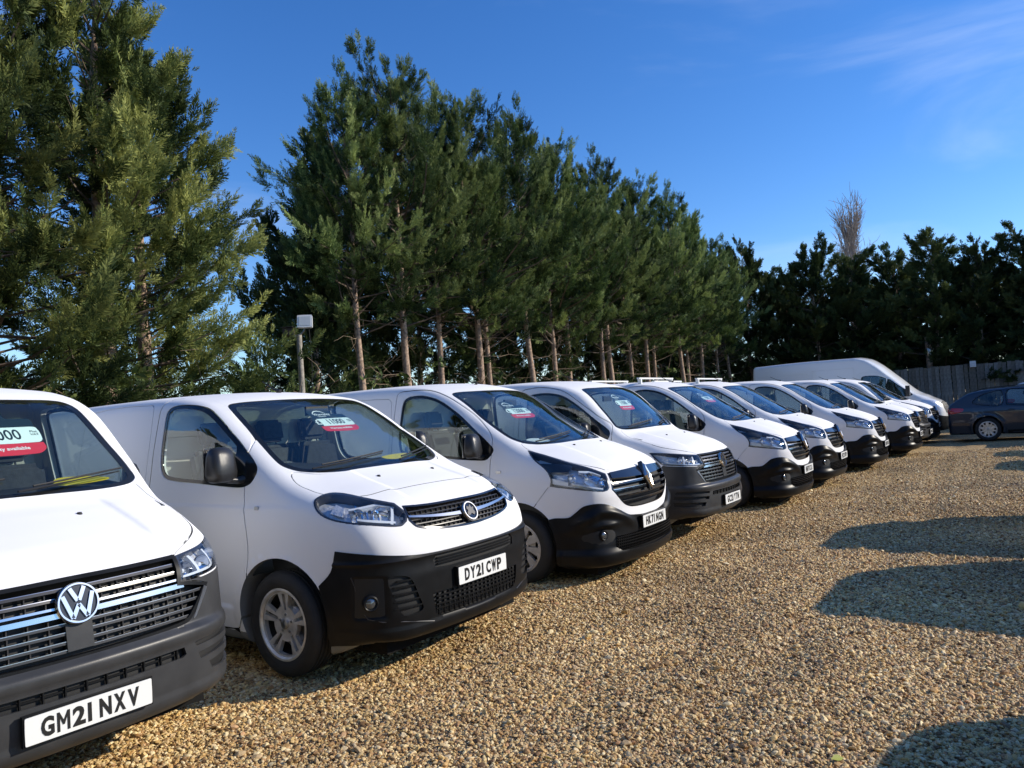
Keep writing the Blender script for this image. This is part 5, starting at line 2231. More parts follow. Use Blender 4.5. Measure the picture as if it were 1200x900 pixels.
GRP = 'tall cypress trees in the row behind the vans'
protos = []
for k, (H, hb, Rm, top) in enumerate([(10.2, 4.2, 2.5, .40), (9.9, 4.0, 2.5, .44), (10.5, 4.3, 2.5, .36), (10.0, 4.1, 2.6, .42)]):
    lab = 'cypress with bare reddish lower trunk, %s from the left among the row behind the vans' % row_label(k, 0)
    t = make_tree('cypress_tree', 20 + k, (0, 0, 0), M['leaf'], lab, 'tree', GRP, H=H, hb=hb, Rm=Rm, top=top, nb=108, per=9, ln=.25, lean=(-.30, .1), elev=14, wind=(-.12, .05), wid=.016, tipup=.42)
    protos.append(t)
row_s = [8.0, 9.45, 11.0, 12.0, 12.9, 15.0, 16.1, 17.6, 19.1, 20.4, 21.8, 23.1, 24.6, 26.2, 27.8, 29.3, 31.2, 33.8]
for k, s in enumerate(row_s):
    p = rowpt(s, TREE_LINE + [0, .1, -.2, .3, -.1][k % 5])
    lab = 'cypress with bare reddish lower trunk, %s from the left among the row behind the vans' % row_label(k, 0)
    sc = [.83, .93, .84, .93, .80, .95, .85, .93, .84, .95, .82, .92, .81, .94, .82, .89, .78, .86][k]
    rz = [0, .5, -.4, .2, -.6, .35, -.2][k % 7]
    if k < 4:
        t = protos[k]
        t.location = p
        t.rotation_euler = (0, 0, rz)
        t.scale = (sc, sc, sc)
    else:
        tree_copy(protos[(k * 3 + 1) % 4], p, rz, sc, lab)
# a darker rank of trees just behind
m4 = []
for k in range(2):
    t = make_tree('cypress_tree', 40 + k, (0, 0, 0), M['leaf_dark'], 'x', 'tree', None, H=8.4, hb=1.6, Rm=2.2, top=.3, nb=90, per=7, ln=.36, stubs=30, elev=20, low_full=.9, wid=.024)
    m4.append(t)
k = 0
words2 = ['first', 'second', 'third', 'fourth', 'fifth', 'sixth', 'seventh', 'eighth', 'ninth', 'tenth', 'eleventh']
for s in np.arange(10.2, 41, 3.0):
    p = rowpt(s, TREE_LINE - 3.4 + (k % 3) * .5)
    lab = 'darker bushy cypress behind the bare trunks of the row, %s from the left' % words2[k]
    if k < 2:
        t = m4[k]
        t.location = p
    else:
        t = tree_copy(m4[k % 2], p, k * 1.3, 1)
    t['label'] = lab
    t['group'] = 'dark cypresses behind the trunk row'
    t.scale = (1, 1, [1, .9, 1.05, .95][k % 4])
    k += 1
# big leafy cypresses at the left
for k, (s, f, H, Rm, sd, lab) in enumerate([
        (0.6, -8.2, 8.6, 2.5, 61, 'olive green cypress at the left edge of the photo, partly out of frame'),
        (2.4, -8.4, 9.7, 2.6, 62, 'tallest olive green cypress left of the gap of sky, its top cut by the frame'),
        (3.2, -8.6, 7.7, 2.35, 63, 'broad olive green cypress reaching towards the gap of sky beside the floodlight post')]):
    make_tree('cypress_tree', sd, rowpt(s, f), M['leaf_yellow'], lab, 'tree', 'big olive cypresses at the left', H=H, hb=.9, Rm=Rm, top=.30, nb=140, per=9, ramp=.25 if k < 2 else .6, ln=.27, lean=(.2, 0), elev=4, wind=(.1, 0), low_full=.85 if k < 2 else .18, tipup=.45, trunk_r=.17, stubs=20, wid=.017)
# trees across the far end
for k in range(2):
    t = make_tree('conifer_tree', 70 + k, (0, 0, 0), M['leaf_dark'], 'x', 'tree', None, H=9.4 + .6 * k, hb=1.3, Rm=2.7, top=.45, nb=110, per=8, ln=.32, stubs=30, elev=8, wid=.024, tipup=.5, wind=(-.1, 0), low_full=.8)
    m4.append(t)
base = rowpt(36.5, TREE_LINE)
hs = [1.08, .84, 1.02, .90, .94, .92, .88, .92, .95, .93, .96, 1.0, .97, 1.0, .97, 1.02, .98, 1.0]
for k in range(36):
    back = k >= 18
    j = k % 18
    p = base + FWD * (j * 1.75 + (.9 if back else 0)) + RDIR * ([0, .8, -.5][j % 3] + (3.2 if back else 0))
    lab = 'dark conifer in the %s rank across the far end, %s from the left' % ('rear' if back else 'front', row_label(j, 0))
    if k < 2:
        t = m4[2 + k]
        t.location = p
    else:
        t = tree_copy(m4[2 + k % 2], p, k * 1.1, 1)
    t['label'] = lab
    t['group'] = 'dark conifers across the far end'
    t.scale = (1, 1, hs[j] * (.86 if back else 1) * .88)
# low dark cypress in the gap of sky
make_tree('cypress_tree', 91, rowpt(7.9, -9.4), M['leaf_dark'], 'low dark cypress in the gap between the olive cypresses and the row', 'tree', None, H=5.0, hb=.7, Rm=1.5, top=.4, nb=75, per=7, ln=.32, stubs=10, elev=10, wid=.022)
# low tangle of dead wood and seedlings under the trees
def undergrowth(name, s0, s1, f, hgt, n, seed, leafmat, label, dead=True):
    rng = np.random.default_rng(seed)
    mb = MB()
    O, D, U, Ln = [], [], [], []
    for k in range(n):
        s = rng.uniform(s0, s1)
        b = rowpt(s, f + rng.normal(0, .5))
        h = hgt * rng.uniform(.3, 1.15)
        p = np.array([b.x, b.y, -.05])
        d = np.array([rng.normal(0, .35), rng.normal(0, .35), 1.0])
        pts = [p]
        for j in range(5):
            d = d + rng.normal(0, .25, 3)
            d /= np.linalg.norm(d)
            pts.append(pts[-1] + d * h / 5)
        mb.tube([tuple(q) for q in pts], [.014, .012, .009, .007, .005, .003], 3, caps=False)
        for q in range(7):
            a = pts[rng.integers(1, 6)]
            d2 = rng.normal(0, 1, 3)
            d2[2] = abs(d2[2]) * .6
            d2 /= np.linalg.norm(d2)
            e = a + d2 * rng.uniform(.2, .8)
            mb.tube([tuple(a), tuple((a + e) / 2 + rng.normal(0, .05, 3)), tuple(e)], [.006, .005, .003], 3, caps=False)
        m = 7 if k % 2 else 14
        i = rng.integers(1, 6, m)
        O.append(np.array(pts)[i] + rng.normal(0, .2, (m, 3)))
        dd = rng.normal(0, 1, (m, 3)); dd[:, 2] = np.abs(dd[:, 2])
        D.append(dd / np.linalg.norm(dd, axis=1, keepdims=True))
        U.append(rng.normal(0, 1, (m, 3)))
        Ln.append(rng.uniform(.2, .45, m))
    tw = mb.build(name, M['twig'], None, fix=False)
    tag(tw, label + ', bare brown stems', kind='stuff')
    O, D, U, Ln = map(np.concatenate, (O, D, U, Ln))
    V, F = sprays(O, D, U, Ln, rng, wid=.03)
    me = fast_mesh('undergrowth_leaves', V, F)
    at = me.attributes.new('tint', 'FLOAT', 'POINT')
    at.data.foreach_set('value', np.repeat(rng.uniform(0, 1, len(V) // 4), 4).astype(np.float32))
    me.materials.append(leafmat)
    o = link(bpy.data.objects.new('undergrowth_leaves', me))
    tag(o, label + ', small leaves', kind='stuff')
undergrowth('undergrowth', -1, 36, TREE_LINE - .9, 2.8, 900, 5, M['leaf'], 'low tangle under the trees behind the vans')
undergrowth('undergrowth', 7.5, 38, TREE_LINE - 2.4, 3.2, 420, 6, M['leaf_dark'], 'dark brush further back under the trees')
# bare poplar above the far trees
def poplar(loc):
    rng = np.random.default_rng(3)
    root = empty('bare_poplar', loc, 0, 'tall leafless poplar with upright grey twigs above the far trees', 'tree')
    mb = MB()
    mb.tube([(0, 0, 0), (0, 0, 6), (.1, 0, 12), (.1, 0, 17.2)], [.3, .22, .12, .02], 8)
    mb.build('trunk', M['greybark'], root, 60, fix=False)
    mb = MB()
    for k in range(190):
        h = rng.uniform(4, 15.0)
        a = rng.uniform(0, 6.28)
        L = (1.0 - .22 * (h - 4) / 12) * rng.uniform(2.6, 5.0)
        d = np.array([np.cos(a) * .55, np.sin(a) * .55, .85])
        pts = [np.array([0, 0, h])]
        for j in range(6):
            d = d + np.array([0, 0, .25]) + rng.normal(0, .09, 3)
            d /= np.linalg.norm(d)
            pts.append(pts[-1] + d * L / 6)
        mb.tube([tuple(q) for q in pts], [.06, .05, .04, .032, .025, .018, .010], 3, caps=False)
        for q in range(9):
            a0 = pts[rng.integers(1, 7)]
            d2 = d + rng.normal(0, .35, 3)
            d2 /= np.linalg.norm(d2)
            e = a0 + d2 * rng.uniform(.5, 1.3)
            mb.tube([tuple(a0), tuple((a0 + e) / 2 + rng.normal(0, .04, 3)), tuple(e)], [.024, .019, .010], 3, caps=False)
    b = mb.build('branches', M['greybark'], root, fix=False)
    b['kind'] = 'stuff'
poplar((30.2, 66, 0))

# unseen trees added behind the camera to cut sky fill and darken reflections
k = 0
for px_, py_ in [(-26, 4), (-24, -2), (-21, -8), (-17, -12), (-12, -14.5), (-7.5, -15.5), (-3, -16), (1.5, -16), (6, -15.5), (10.5, -15), (-14.5, -16), (-9.5, -18.5), (-5, -19), (-.5, -19), (4, -19), (8.5, -18.5)]:
    t = tree_copy(m4[k % 2], (px_, py_, 0), k * .9, 1, 'dark cypress added to cut sky light, out of view behind the photographer', 'trees added to cut sky light, out of view behind the photographer')
    t.scale = (1.35, 1.35, 1.15 + .1 * (k % 3))
    k += 1
# ------------------------------------------------------------------ other vehicles
SPEC['high'] = dict(top=[(-5.4, 2.66), (-4.9, 2.70), (-3.0, 2.75), (-1.5, 2.74), (-1.15, 2.66), (-.85, 2.47), (-.35, 2.02), (.30, 1.44), (.48, 1.36), (.75, 1.25), (.95, 1.10), (1.05, .9)],
    nose=[(.0, .80), (.2, .92), (.35, .99), (.6, 1.01), (.8, 1.0), (1.0, .96), (1.15, .85), (1.3, .6), (1.6, .4)],
    side=[(.1, .95), (.3, .98), (.6, 1.01), (1.0, 1.015), (1.3, 1.0), (1.8, .965), (2.3, .91), (2.6, .86), (2.9, .80)],
    cw=.15, crown=.05, taper=.05, rear=-4.93, floor=.22, wb=3.75, p2=.15, p8=.40, pe=9, kc=.16, kt=.10, flare=(.015, .36, .35), h=2.95, rear_slope=.03, axis=-.3)
SPEC['est'] = dict(reach=4.6, top=[(-4.0, .86), (-3.76, .99), (-3.62, 1.08), (-3.40, 1.235), (-3.12, 1.385), (-2.6, 1.465), (-1.7, 1.49), (-1.2, 1.46), (-.85, 1.37), (-.30, 1.03), (-.15, .985), (.3, .94), (.6, .86), (.78, .72)],
    nose=[(.0, .62), (.2, .74), (.4, .80), (.6, .80), (.75, .74), (.9, .5), (1.2, .3)],
    side=[(.1, .84), (.3, .875), (.55, .905), (.8, .905), (.92, .885), (1.1, .80), (1.3, .705), (1.5, .60), (1.7, .5)],
    cw=.16, crown=.05, taper=.0, rear=-3.76, floor=.19, wb=2.81, p2=.16, p8=.36, pe=8, kc=.18, kt=.07, flare=(.018, .33, .32), h=1.65, rear_slope=.16, axis=-.3, rtaper=.06)
for k_ in ('high', 'est'):
    SH[k_] = Shell(SPEC[k_])

def vehicle(kind, name, paintm):
    sh = SH[kind]
    sp = sh.sp
    root = empty(name)
    if kind == 'high':
        wind = [(0, 2.37), (.45, 2.36), (.74, 2.31), (.80, 2.15), (.85, 1.80), (.86, 1.55), (.78, 1.47), (.4, 1.44), (0, 1.44)]
        sides = [[(-1.36, 2.02), (-1.30, 2.08), (-1.05, 2.09), (-.80, 2.05), (-.62, 1.97), (-.62, 1.36), (-1.0, 1.33), (-1.32, 1.36), (-1.38, 1.45)],
                 [(-.58, 1.95), (-.30, 1.74), (.05, 1.46), (.10, 1.39), (.0, 1.35), (-.3, 1.34), (-.58, 1.35)]]
        door = [(-1.48, 2.10), (-1.36, 2.19), (-1.0, 2.20), (-.70, 2.12), (-.35, 1.88), (.02, 1.58), (.16, 1.40), (.12, 1.1), (-.1, .80), (-.35, .60), (-.45, .32), (-1.36, .32), (-1.48, .4)]
        ar, wr = .42, .35
    else:
        wind = [(0, 1.39), (.40, 1.385), (.54, 1.36), (.60, 1.27), (.70, 1.10), (.68, 1.055), (.4, 1.04), (0, 1.04)]
        sides = [[(-1.42, 1.40), (-1.2, 1.38), (-.98, 1.31), (-.62, 1.08), (-.60, 1.00), (-.8, .965), (-1.43, .965)],
                 [(-1.49, 1.405), (-1.9, 1.41), (-2.30, 1.395), (-2.34, 1.0), (-2.30, .975), (-1.50, .965)],
                 [(-2.42, 1.385), (-2.72, 1.355), (-2.95, 1.275), (-3.12, 1.15), (-3.14, 1.06), (-2.95, 1.0), (-2.44, .985)]]
        door = [(-1.46, 1.43), (-1.2, 1.415), (-.95, 1.335), (-.52, 1.06), (-.48, .85), (-.50, .50), (-.60, .27), (-1.40, .27), (-1.46, .35)]
        ar, wr = .365, .325
    def inner(P):
        g = np.maximum(sh.f(P) + .05, (-1.5 if kind == 'high' else -3.4) - P[..., 0])
        g = np.maximum(g, (.75 if kind == 'high' else .62) - P[..., 2])
        return np.maximum(g, P[..., 0] - (.2 if kind == 'high' else -.35))
    gx = np.arange(sp['rear'] - .08, 1.12, .035)
    V, F = nets(sh.f, gx, np.arange(-1.1, 1.101, .035), np.arange(.1, sp['h'], .03))
    V = sh.project(V, 3)
    V2, F2 = nets(inner, np.arange(-3.6, .5, .05), np.arange(-1.05, 1.051, .05), np.arange(.5, 2.9, .045))
    body = link(bpy.data.objects.new('body', fast_mesh('body', np.concatenate([V, V2]), np.concatenate([F, F2[:, ::-1] + len(V)]))), root)
    cut = []
    W = spline(mirror_loop_xy(wind), 4)
    mb = MB(); mb.prism(W, -1.45, 1.5, 'X'); cut.append(mb.build('cutter'))
    SW = [spline([p + ('c',) if kind == 'high' and i in (4, 5) else p for i, p in enumerate(s_)], 3) for s_ in sides]
    for s_ in SW:
        for sg in (-1, 1):
            cut.append(side_prism(s_, sg, .3))
    for wx in (0, -sp['wb']):
        for sg in (-1, 1):
            mb = MB(); mb.prism(circ(ar, 48, (wx, wr + .02)), sg * .55, sg * 1.25, 'Y'); cut.append(mb.build('cutter'))
    # rear window
    if kind == 'est':
        RW = spline([(-.56, 1.30), (.56, 1.30), (.60, 1.08), (.50, 1.04), (-.50, 1.04), (-.60, 1.08)], 3)
        mb = MB(); mb.prism(RW, -4.0, -2.9, 'X'); cut.append(mb.build('cutter'))
    boolean(body, cut)
    kill(*cut)
    def seam(lp, depth=.012, w=.005):
        for sg in (-1, 1):
            c = groove(sh, lp, w, depth, sg)
            boolean(body, [c]); kill(c)
    D_ = spline(door, 3)
    seam(D_)
    if kind == 'est':
        seam(spline([(-1.50, 1.43), (-1.9, 1.445), (-2.36, 1.42), (-2.46, 1.2), (-2.44, .85), (-2.50, .66), (-2.42, .45), (-2.36, .27), (-1.54, .27), (-1.49, .4)], 3))
    else:
        seam([(-1.56, 2.38), (-1.56, .42), (-2.88, .42), (-2.88, 2.38)], w=.007)
        seam([(-3.0, 2.30), (-3.0, 1.30), (-4.75, 1.30), (-4.75, 2.30)], w=.010, depth=.006)
        seam([(-1.62, 1.22), (-1.62, 1.19), (-4.8, 1.19), (-4.8, 1.22)], w=.010, depth=.006)
    me = body.data
    me.materials.clear()
    for m in (paintm, M['interior'] if kind == 'est' else M['cabin'], M['under']):
        me.materials.append(m)
    outer = shade_shell(body, sh)
    npl = len(me.polygons)
    cen = np.empty(npl * 3); me.polygons.foreach_get('center', cen); cen = cen.reshape(-1, 3)
    mi = np.zeros(npl, int)
    mi[sh.f(cen) < -.035] = 1
    ra = np.minimum(np.hypot(cen[:, 0], cen[:, 2] - wr - .02), np.hypot(cen[:, 0] + sp['wb'], cen[:, 2] - wr - .02))
    mi[(ra < ar + .012) & ~outer] = 2
    mi[cen[:, 2] < sp['floor'] + .03] = 2
    me.polygons.foreach_set('material_index', mi.astype(np.int32))
    me.update()
    Wg = grow(W, -.003)
    Wi = [(p[0] * .95, (p[1] - np.mean([q[1] for q in Wg])) * .92 + np.mean([q[1] for q in Wg])) for p in Wg]
    skin('windscreen_surround', sh, Wg, M['frit'], root, proj='front', off=-.003, thick=.006, holes=[Wi], step=.07)
    skin('windscreen', sh, Wi, M['glass'], root, proj='front', off=-.003, thick=.004, step=.07)
    for s_ in SW:
        g = grow(s_, -.003)
        gi = grow(s_, -.022)
        both('window_surround', sh, g, M['frit'], root, proj='side', off=-.004, thick=.008, holes=[gi], step=.08)
        both('side_window', sh, gi, M['sideglass'], root, proj='side', off=-.006, thick=.004, step=.1)
    def lens(nm, pts, m, off=.004, th=.02):
        lp = spline(az(sh, pts), 3)
        both(nm, sh, lp, m, root, off=off, thick=th, step=.04 if kind == 'high' else .014)
    if kind == 'high':
        B = spline(az(sh, mirror_loop_pts([(1.0, 0, .66), (.98, -.4, .66), (.90, -.75, .68), (.75, -.92, .74), (.48, -1.0, .78), (.40, -1.0, .62, 'c'), (.44, -.98, .30, 'c'), (.7, -.93, .26), (.95, -.5, .25), (1.0, 0, .25)])), 3)
        skin('bumper', sh, B, M['plastic'], root, off=.015, thick=.03, step=.04)
        G = [sh.F(y, z) for y, z in [(-.55, 1.10), (-.3, 1.13), (0, 1.14), (.3, 1.13), (.55, 1.10), (.60, .92), (.52, .78), (.3, .74), (0, .73), (-.3, .74), (-.52, .78), (-.60, .92)]]
        gr = skin('grille', sh, G, M['mesh'], root, off=.006, thick=.03, step=.04)
        for zc in (.82, .90, .98, 1.06):
            skin('slat', sh, bar(sh, lambda y: zc, -.53, .53, .016, 10), M['satin'], gr, off=.014, thick=.02, step=.06)
        lens('headlight', [(.35, -1.0, 1.20), (.60, -.86, 1.19), (.80, -.66, 1.12), (.88, -.62, .98), (.78, -.84, .97), (.55, -.97, 1.05)], M['refl_back'])
        mb = MB()
        for sg in (-1, 1):
            mb = MB()
            mb.box((.0, sg * 1.17, 1.52), (.11, .17, .34)); mb.box((.02, sg * 1.04, 1.42), (.06, .2, .06))
            mb.build('mirror', M['mirror_black'], root, 30)
        both('side_moulding', sh, [(-4.7, .62), (-.55, .62), (-.55, .50), (-4.7, .50)], M['plastic'], root, proj='side', off=.012, thick=.02, step=.15)
    else:
        lens('tail_lamp', [(-3.42, -.86, .93), (-3.62, -.80, .95), (-3.76, -.50, .93), (-3.77, -.45, .84), (-3.66, -.80, .78), (-3.50, -.875, .82)], M['red'])
        lens('headlight', [(.35, -.88, .74), (.55, -.78, .76), (.70, -.5, .73), (.76, -.45, .64), (.62, -.74, .62), (.42, -.87, .66)], M['refl_back'])
        G = [sh.F(y, z) for y, z in [(-.32, .72), (.32, .72), (.30, .52), (-.30, .52)]]
        skin('grille', sh, G, M['mesh'], root, off=.006, thick=.03, step=.04)
        q = spline([(-.56, 1.30), (.56, 1.30), (.60, 1.08), (.50, 1.04), (-.50, 1.04), (-.60, 1.08)], 3)
        # tailgate glass: projected straight onto the sloping rear
        mb = MB()
        qq = grow(q, -.006)
        V2_, T_, L_ = cdt(qq, (), .1)
        O_ = np.stack([np.full(len(V2_), -2.6), V2_[:, 0], V2_[:, 1]], -1)
        P_ = sh.ray(O_, np.array([[-1., 0, 0]]).repeat(len(O_), 0), 0, 1.6)
        N_ = sh.grad(P_)
        A_, B_ = P_ - N_ * .003, P_ - N_ * .008
        n_ = len(P_)
        F_ = [tuple(t) for t in T_] + [tuple(i + n_ for i in t[::-1]) for t in T_]
        for lp in L_:
            for i in range(len(lp)):
                F_.append((lp[i], lp[(i + 1) % len(lp)], lp[(i + 1) % len(lp)] + n_, lp[i] + n_))
        mb.add(np.concatenate([A_, B_]), F_)
        mb.build('rear_window', M['sideglass'], root, 40)
        for sg in (-1, 1):
            pts = sh.topp(np.array([(x, sg * .50) for x in np.linspace(-3.1, -1.25, 9)]))
            mb = MB()
            mb.tube([tuple(p + np.array((0, 0, .035 if 0 < i < 8 else 0))) for i, p in enumerate(pts)], .012, 6)
            mb.build('roof_rail', M['mesh'], root, 50)
            mb = MB()
            mb.box((-.68, sg * .98, 1.04), (.12, .20, .13)); mb.box((-.66, sg * .88, .98), (.06, .1, .04))
            mb.build('mirror', M['mirror_black'], root, 30)
            for hx in (-1.36, -2.30):
                p = sh.sideR(np.array([(hx + .1 * t, .86) for t in (0, .5, 1, 1.5)]), sg)
                mb = MB()
                mb.tube([tuple(a + sh.grad(p)[i] * (.004, .03, .03, .004)[i]) for i, a in enumerate(p)], .012, 6)
                mb.build('handle', paintm, root, 50)
        lb = [( -.9, .30), (.9, .30)]
        both('sill_trim', sh, [(-2.35, .30), (-.42, .30), (-.42, .21), (-2.35, .21)], M['plastic'], root, proj='side', off=.004, thick=.02, step=.15)
    for wx in (0, -sp['wb']):
        for sg in (-1, 1):
            w = make_wheel(root, (wx, sg * (sp['side'][2][1] - .125), wr), sg, 'bmw' if kind == 'est' else 'tsx', )
            w.scale = (wr / .335, 1, wr / .335)
    mb = MB()
    mb.box((-sp['wb'] / 2, 0, .30), (sp['wb'] + .6, 1.3, .14))
    mb.build('underbody', M['under'], root)
    if kind == 'high':
        seat(root, -.80, -.45, .5); seat(root, -.82, .40, .95)
    else:
        for x, y, w in ((-1.35, -.37, .5), (-1.35, .37, .5), (-2.3, 0, 1.2)):
            s_ = seat(root, x, y, w)
            s_.location = (0, 0, -.36)
            s_.scale = (1, 1, .96)
    return root

# ------------------------------------------------------------------ the row of vans
PROTO = {k: van(k) for k in ('tsx', 'viv', 'tra')}
VAN_INFO = [
 ('GM21 NXV', 'white van nearest the camera at the left edge, plate GM21 NXV and round lettered badge', '7000'),
 ('DY21 CWP', 'white van with large black lower bumper, winged round badge and plate DY21 CWP', '11000'),
 ('HK71 NGN', 'white van with tall diamond badge and plate HK71 NGN, third from the left', '12000'),
 ('GC21 YTN', 'white van with slatted grille and grey bumper, fourth from the left', '11000'),
 ('HN71 KXA', 'white van with diamond badge and roof bars, fifth from the left, card in windscreen', '9500'),
 ('HK21 VDP', 'white van with diamond badge and roof bars, sixth from the left, no card', None),
 ('HJ70 OXE', 'white van with diamond badge, seventh from the left, next after the two with roof bars', None),
 ('EK20 RWZ', 'white van with diamond badge, eighth from the left, nose ahead of the next two', None),
 ('BD70 FLC', 'white van with slatted grille, ninth from the left, set back behind the eighth', None),
 ('LM19 HGO', 'white van tenth from the left, last of the low row beside the high-roofed van', None),
]
used = set()
VANS = []
for (k, x, y, a), (reg, lab, price) in zip(ROW, VAN_INFO):
    if k in used:
        o = copy_tree(PROTO[k])
    else:
        o = PROTO[k]
        used.add(k)
    o.location = (x, y, 0)
    o.rotation_euler = (0, 0, R(a))
    tag(o, lab, 'van', 'white vans for sale in the row')
    VANS.append(o)
for o, (reg, lab, price), (k, x, y, a) in zip(VANS, VAN_INFO, ROW):
    px, pz = PROTO[k]['plate_x'], PROTO[k]['plate_z']
    plate_characters(reg, o, frame((px + .0005, 0, pz), (0, 1, 0), (0, 0, 1)))
# roof bars on the fifth and sixth van
for i in (4, 5):
    sh = SH['tra']
    for xx in (-1.35, -2.2, -3.1):
        mb = MB()
        zt = sh.topp(np.array([[xx, 0.]]))[0][2]
        mb.box((xx, 0, zt + .055), (.05, 1.40, .024))
        for sg in (-1, 1):
            mb.box((xx, sg * .64, zt + .005), (.06, .04, .10))
        mb.build('roof_bar', M['plate'], VANS[i], 30)
# the long high-roofed van
hv = vehicle('high', 'van', M['white_bright'])
tag(hv, 'long high-roofed white van beyond the end of the row', 'van')
hv.location = (13.05, 24.95, 0)
hv.rotation_euler = (0, 0, R(-34))
# estate cars parked along the right side, tails towards the vans
M['bluegrey'] = paint('dark_blue_grey_paint', (.014, .022, .038), .04)
M['silver'] = paint('silver_paint', (.52, .53, .53), .2)
car = vehicle('est', 'estate_car', M['bluegrey'])
tag(car, 'dark blue-grey estate car parked at the right edge with its tail to the vans', 'car')
tail = Vector((12.85, 22.55, 0))
car.location = tail + FWD * 3.76
car.rotation_euler = (0, 0, R(-34))
def car_copy(tailp, lab, paintm, rz=-34):
    c = copy_tree(car)
    bd = [q for q in c.children if q.name.startswith('body')][0]
    bd.data = bd.data.copy()
    bd.data.materials[0] = paintm
    c.location = Vector(tailp) + FWD * 3.76
    c.scale = (1, .76, 1.14)
    c.rotation_euler = (0, 0, R(rz))
    tag(c, lab, 'car')
    if 'group' in c:
        del c['group']
    return c
car_copy((15.6, 24.5, 0), 'pale silver car whose roof shows just beyond the dark blue-grey estate car', M['silver'])
for k, p in enumerate([(3.85, 3.36), (5.0, 6.52), (6.05, 8.92), (11.7, 15.0), (13.3, 17.55), (14.8, 20.2)]):
    c = car_copy((*p, 0), 'car just outside the right of the photo, shown only by its gravel shadow', M['silver'] if k % 2 else M['bluegrey'])
    c.scale = (1, (.70, .66, .72, .76, .76, .76)[k], 1.14)  # unseen cars narrowed and raised to shape the shadows they cast
    c['group'] = 'cars outside the right edge whose shadows fall on the gravel'

# ------------------------------------------------------------------ price cards, papers
def price_card(i, y, z, w, price, lab, arc=True, left_pound=True):
    """card on the inner side of the windscreen of van i, w metres wide"""
    k, x0, y0, a = ROW[i]
    sh = SH[k]
    P = sh.front(np.array([[y, z]]))[0]
    N = sh.grad(np.array([P]))[0]
    T_ = sh.front(np.array([[y + .05, z]]))[0] - P
    Mv = Matrix.Translation((x0, y0, 0)) @ Matrix.Rotation(R(a), 4, 'Z')
    o0 = Vector(P) - Vector(N) * .030
    Fm = Mv @ frame(o0, T_, Vector((0, 0, 1)))
    # upright along the glass: use glass plane
    up = Vector((0, 0, 1)) - Vector(N) * Vector(N).z
    Fm = Mv @ frame(o0, T_, up)
    root = bpy.data.objects.new('price_card', None)
    root.empty_display_size = .1
    link(root)
    root.matrix_world = Fm
    tag(root, lab, 'price card', 'price cards in the windscreens')
    hh = w * .30
    def slab(nm, poly, z0, z1, m):
        mb = MB()
        mb.prism(poly, z0, z1, 'Z')
        return mb.build(nm, m, root)
    slab('header', spline([(-w * .42, hh * .50, 'c'), (-w * .42, hh * 1.35), (-w * .30, hh * 1.65), (w * .02, hh * 1.75), (w * .18, hh * 1.5), (w * .20, hh * 1.05), (w * .46, hh * 1.0), (w * .49, hh * .80), (w * .49, hh * .5, 'c')], 3), -.0010, .0005, M['card_black'])
    slab('price_panel', spline([(-w * .5, -hh * .45, 'c'), (-w * .5, hh * .45, 'c'), (w * .42, hh * .48), (w * .50, hh * .40), (w * .50, -hh * .3), (w * .44, -hh * .48)], 3), .0006, .0018, M['card_white'])
    slab('backing', [(-w * .47, -hh * .45), (-w * .47, hh * .6), (w * .48, hh * .6), (w * .48, -hh * .45)], -.0012, .0004, M['card_black'])
    slab('red_panel', spline([(-w * .47, -hh * .50, 'c'), (w * .49, -hh * .50, 'c'), (w * .49, -hh * .85), (w * .36, -hh * 1.15), (-w * .40, -hh * 1.12), (-w * .47, -hh * 1.0)], 3), -.0008, .0014, M['card_red'])
    lettering('price_figures', price, hh * .62, M['card_black'], root, Matrix.Translation((w * .04, 0, .0020)), bold=.0012, sx=.74 if len(price) > 4 else .9)
    slab('pound_panel', spline([(-w * .50, -hh * .46), (-w * .50, hh * .46), (-w * .385, hh * .46), (-w * .365, 0), (-w * .385, -hh * .46)], 3), .0019, .0026, M['card_black'])
    lettering('pound_sign', '£', hh * .62, M['card_ink'], root, Matrix.Translation((-w * .44, 0, .0028)), bold=.001)
    lettering('vat_note', 'Plus\nVAT', hh * .13, M['card_black'], root, Matrix.Translation((w * .44, hh * .08, .0020)))
    lettering('warranty_line', 'Warranty available', hh * .19, M['card_ink'], root, Matrix.Translation((0, -hh * .80, .0016)), bold=.0006)
    lettering('warranty_heading', 'Warranty', hh * .27, M['card_ink'], root, Matrix.Translation((-w * .10, hh * 1.02, .0008)), bold=.0006)
    lettering('solutions_line', 'Solutions', hh * .14, M['card_ink'], root, Matrix.Translation((-w * .14, hh * .76, .0008)))
    mb = MB()
    c = (-w * .14, hh * .95)
    arcp = [(c[0] + w * .17 * math.cos(q), c[1] + hh * .48 * math.sin(q)) for q in np.linspace(.35, 2.9, 12)]
    arcq = [(c[0] + w * .185 * math.cos(q), c[1] + hh * .58 * math.sin(q)) for q in np.linspace(2.9, .35, 12)]
    mb.prism(arcp + arcq, .0005, .0012, 'Z')
    mb.build('swoosh', M['card_ink'], root)
    return root
price_card(0, .15, 1.655, .45, '17000', 'price card for 17000 in the windscreen of the van at the left edge')
price_card(1, .03, 1.63, .38, '11000', 'price card for 11000 in the windscreen of the second van')
price_card(2, -.17, 1.63, .38, '12000', 'price card for 12000 in the windscreen of the third van')
price_card(3, -.14, 1.65, .36, '11000', 'price card in the windscreen of the fourth van from the left')
price_card(4, -.14, 1.66, .34, '9500', 'small price card in the windscreen of the fifth van from the left')

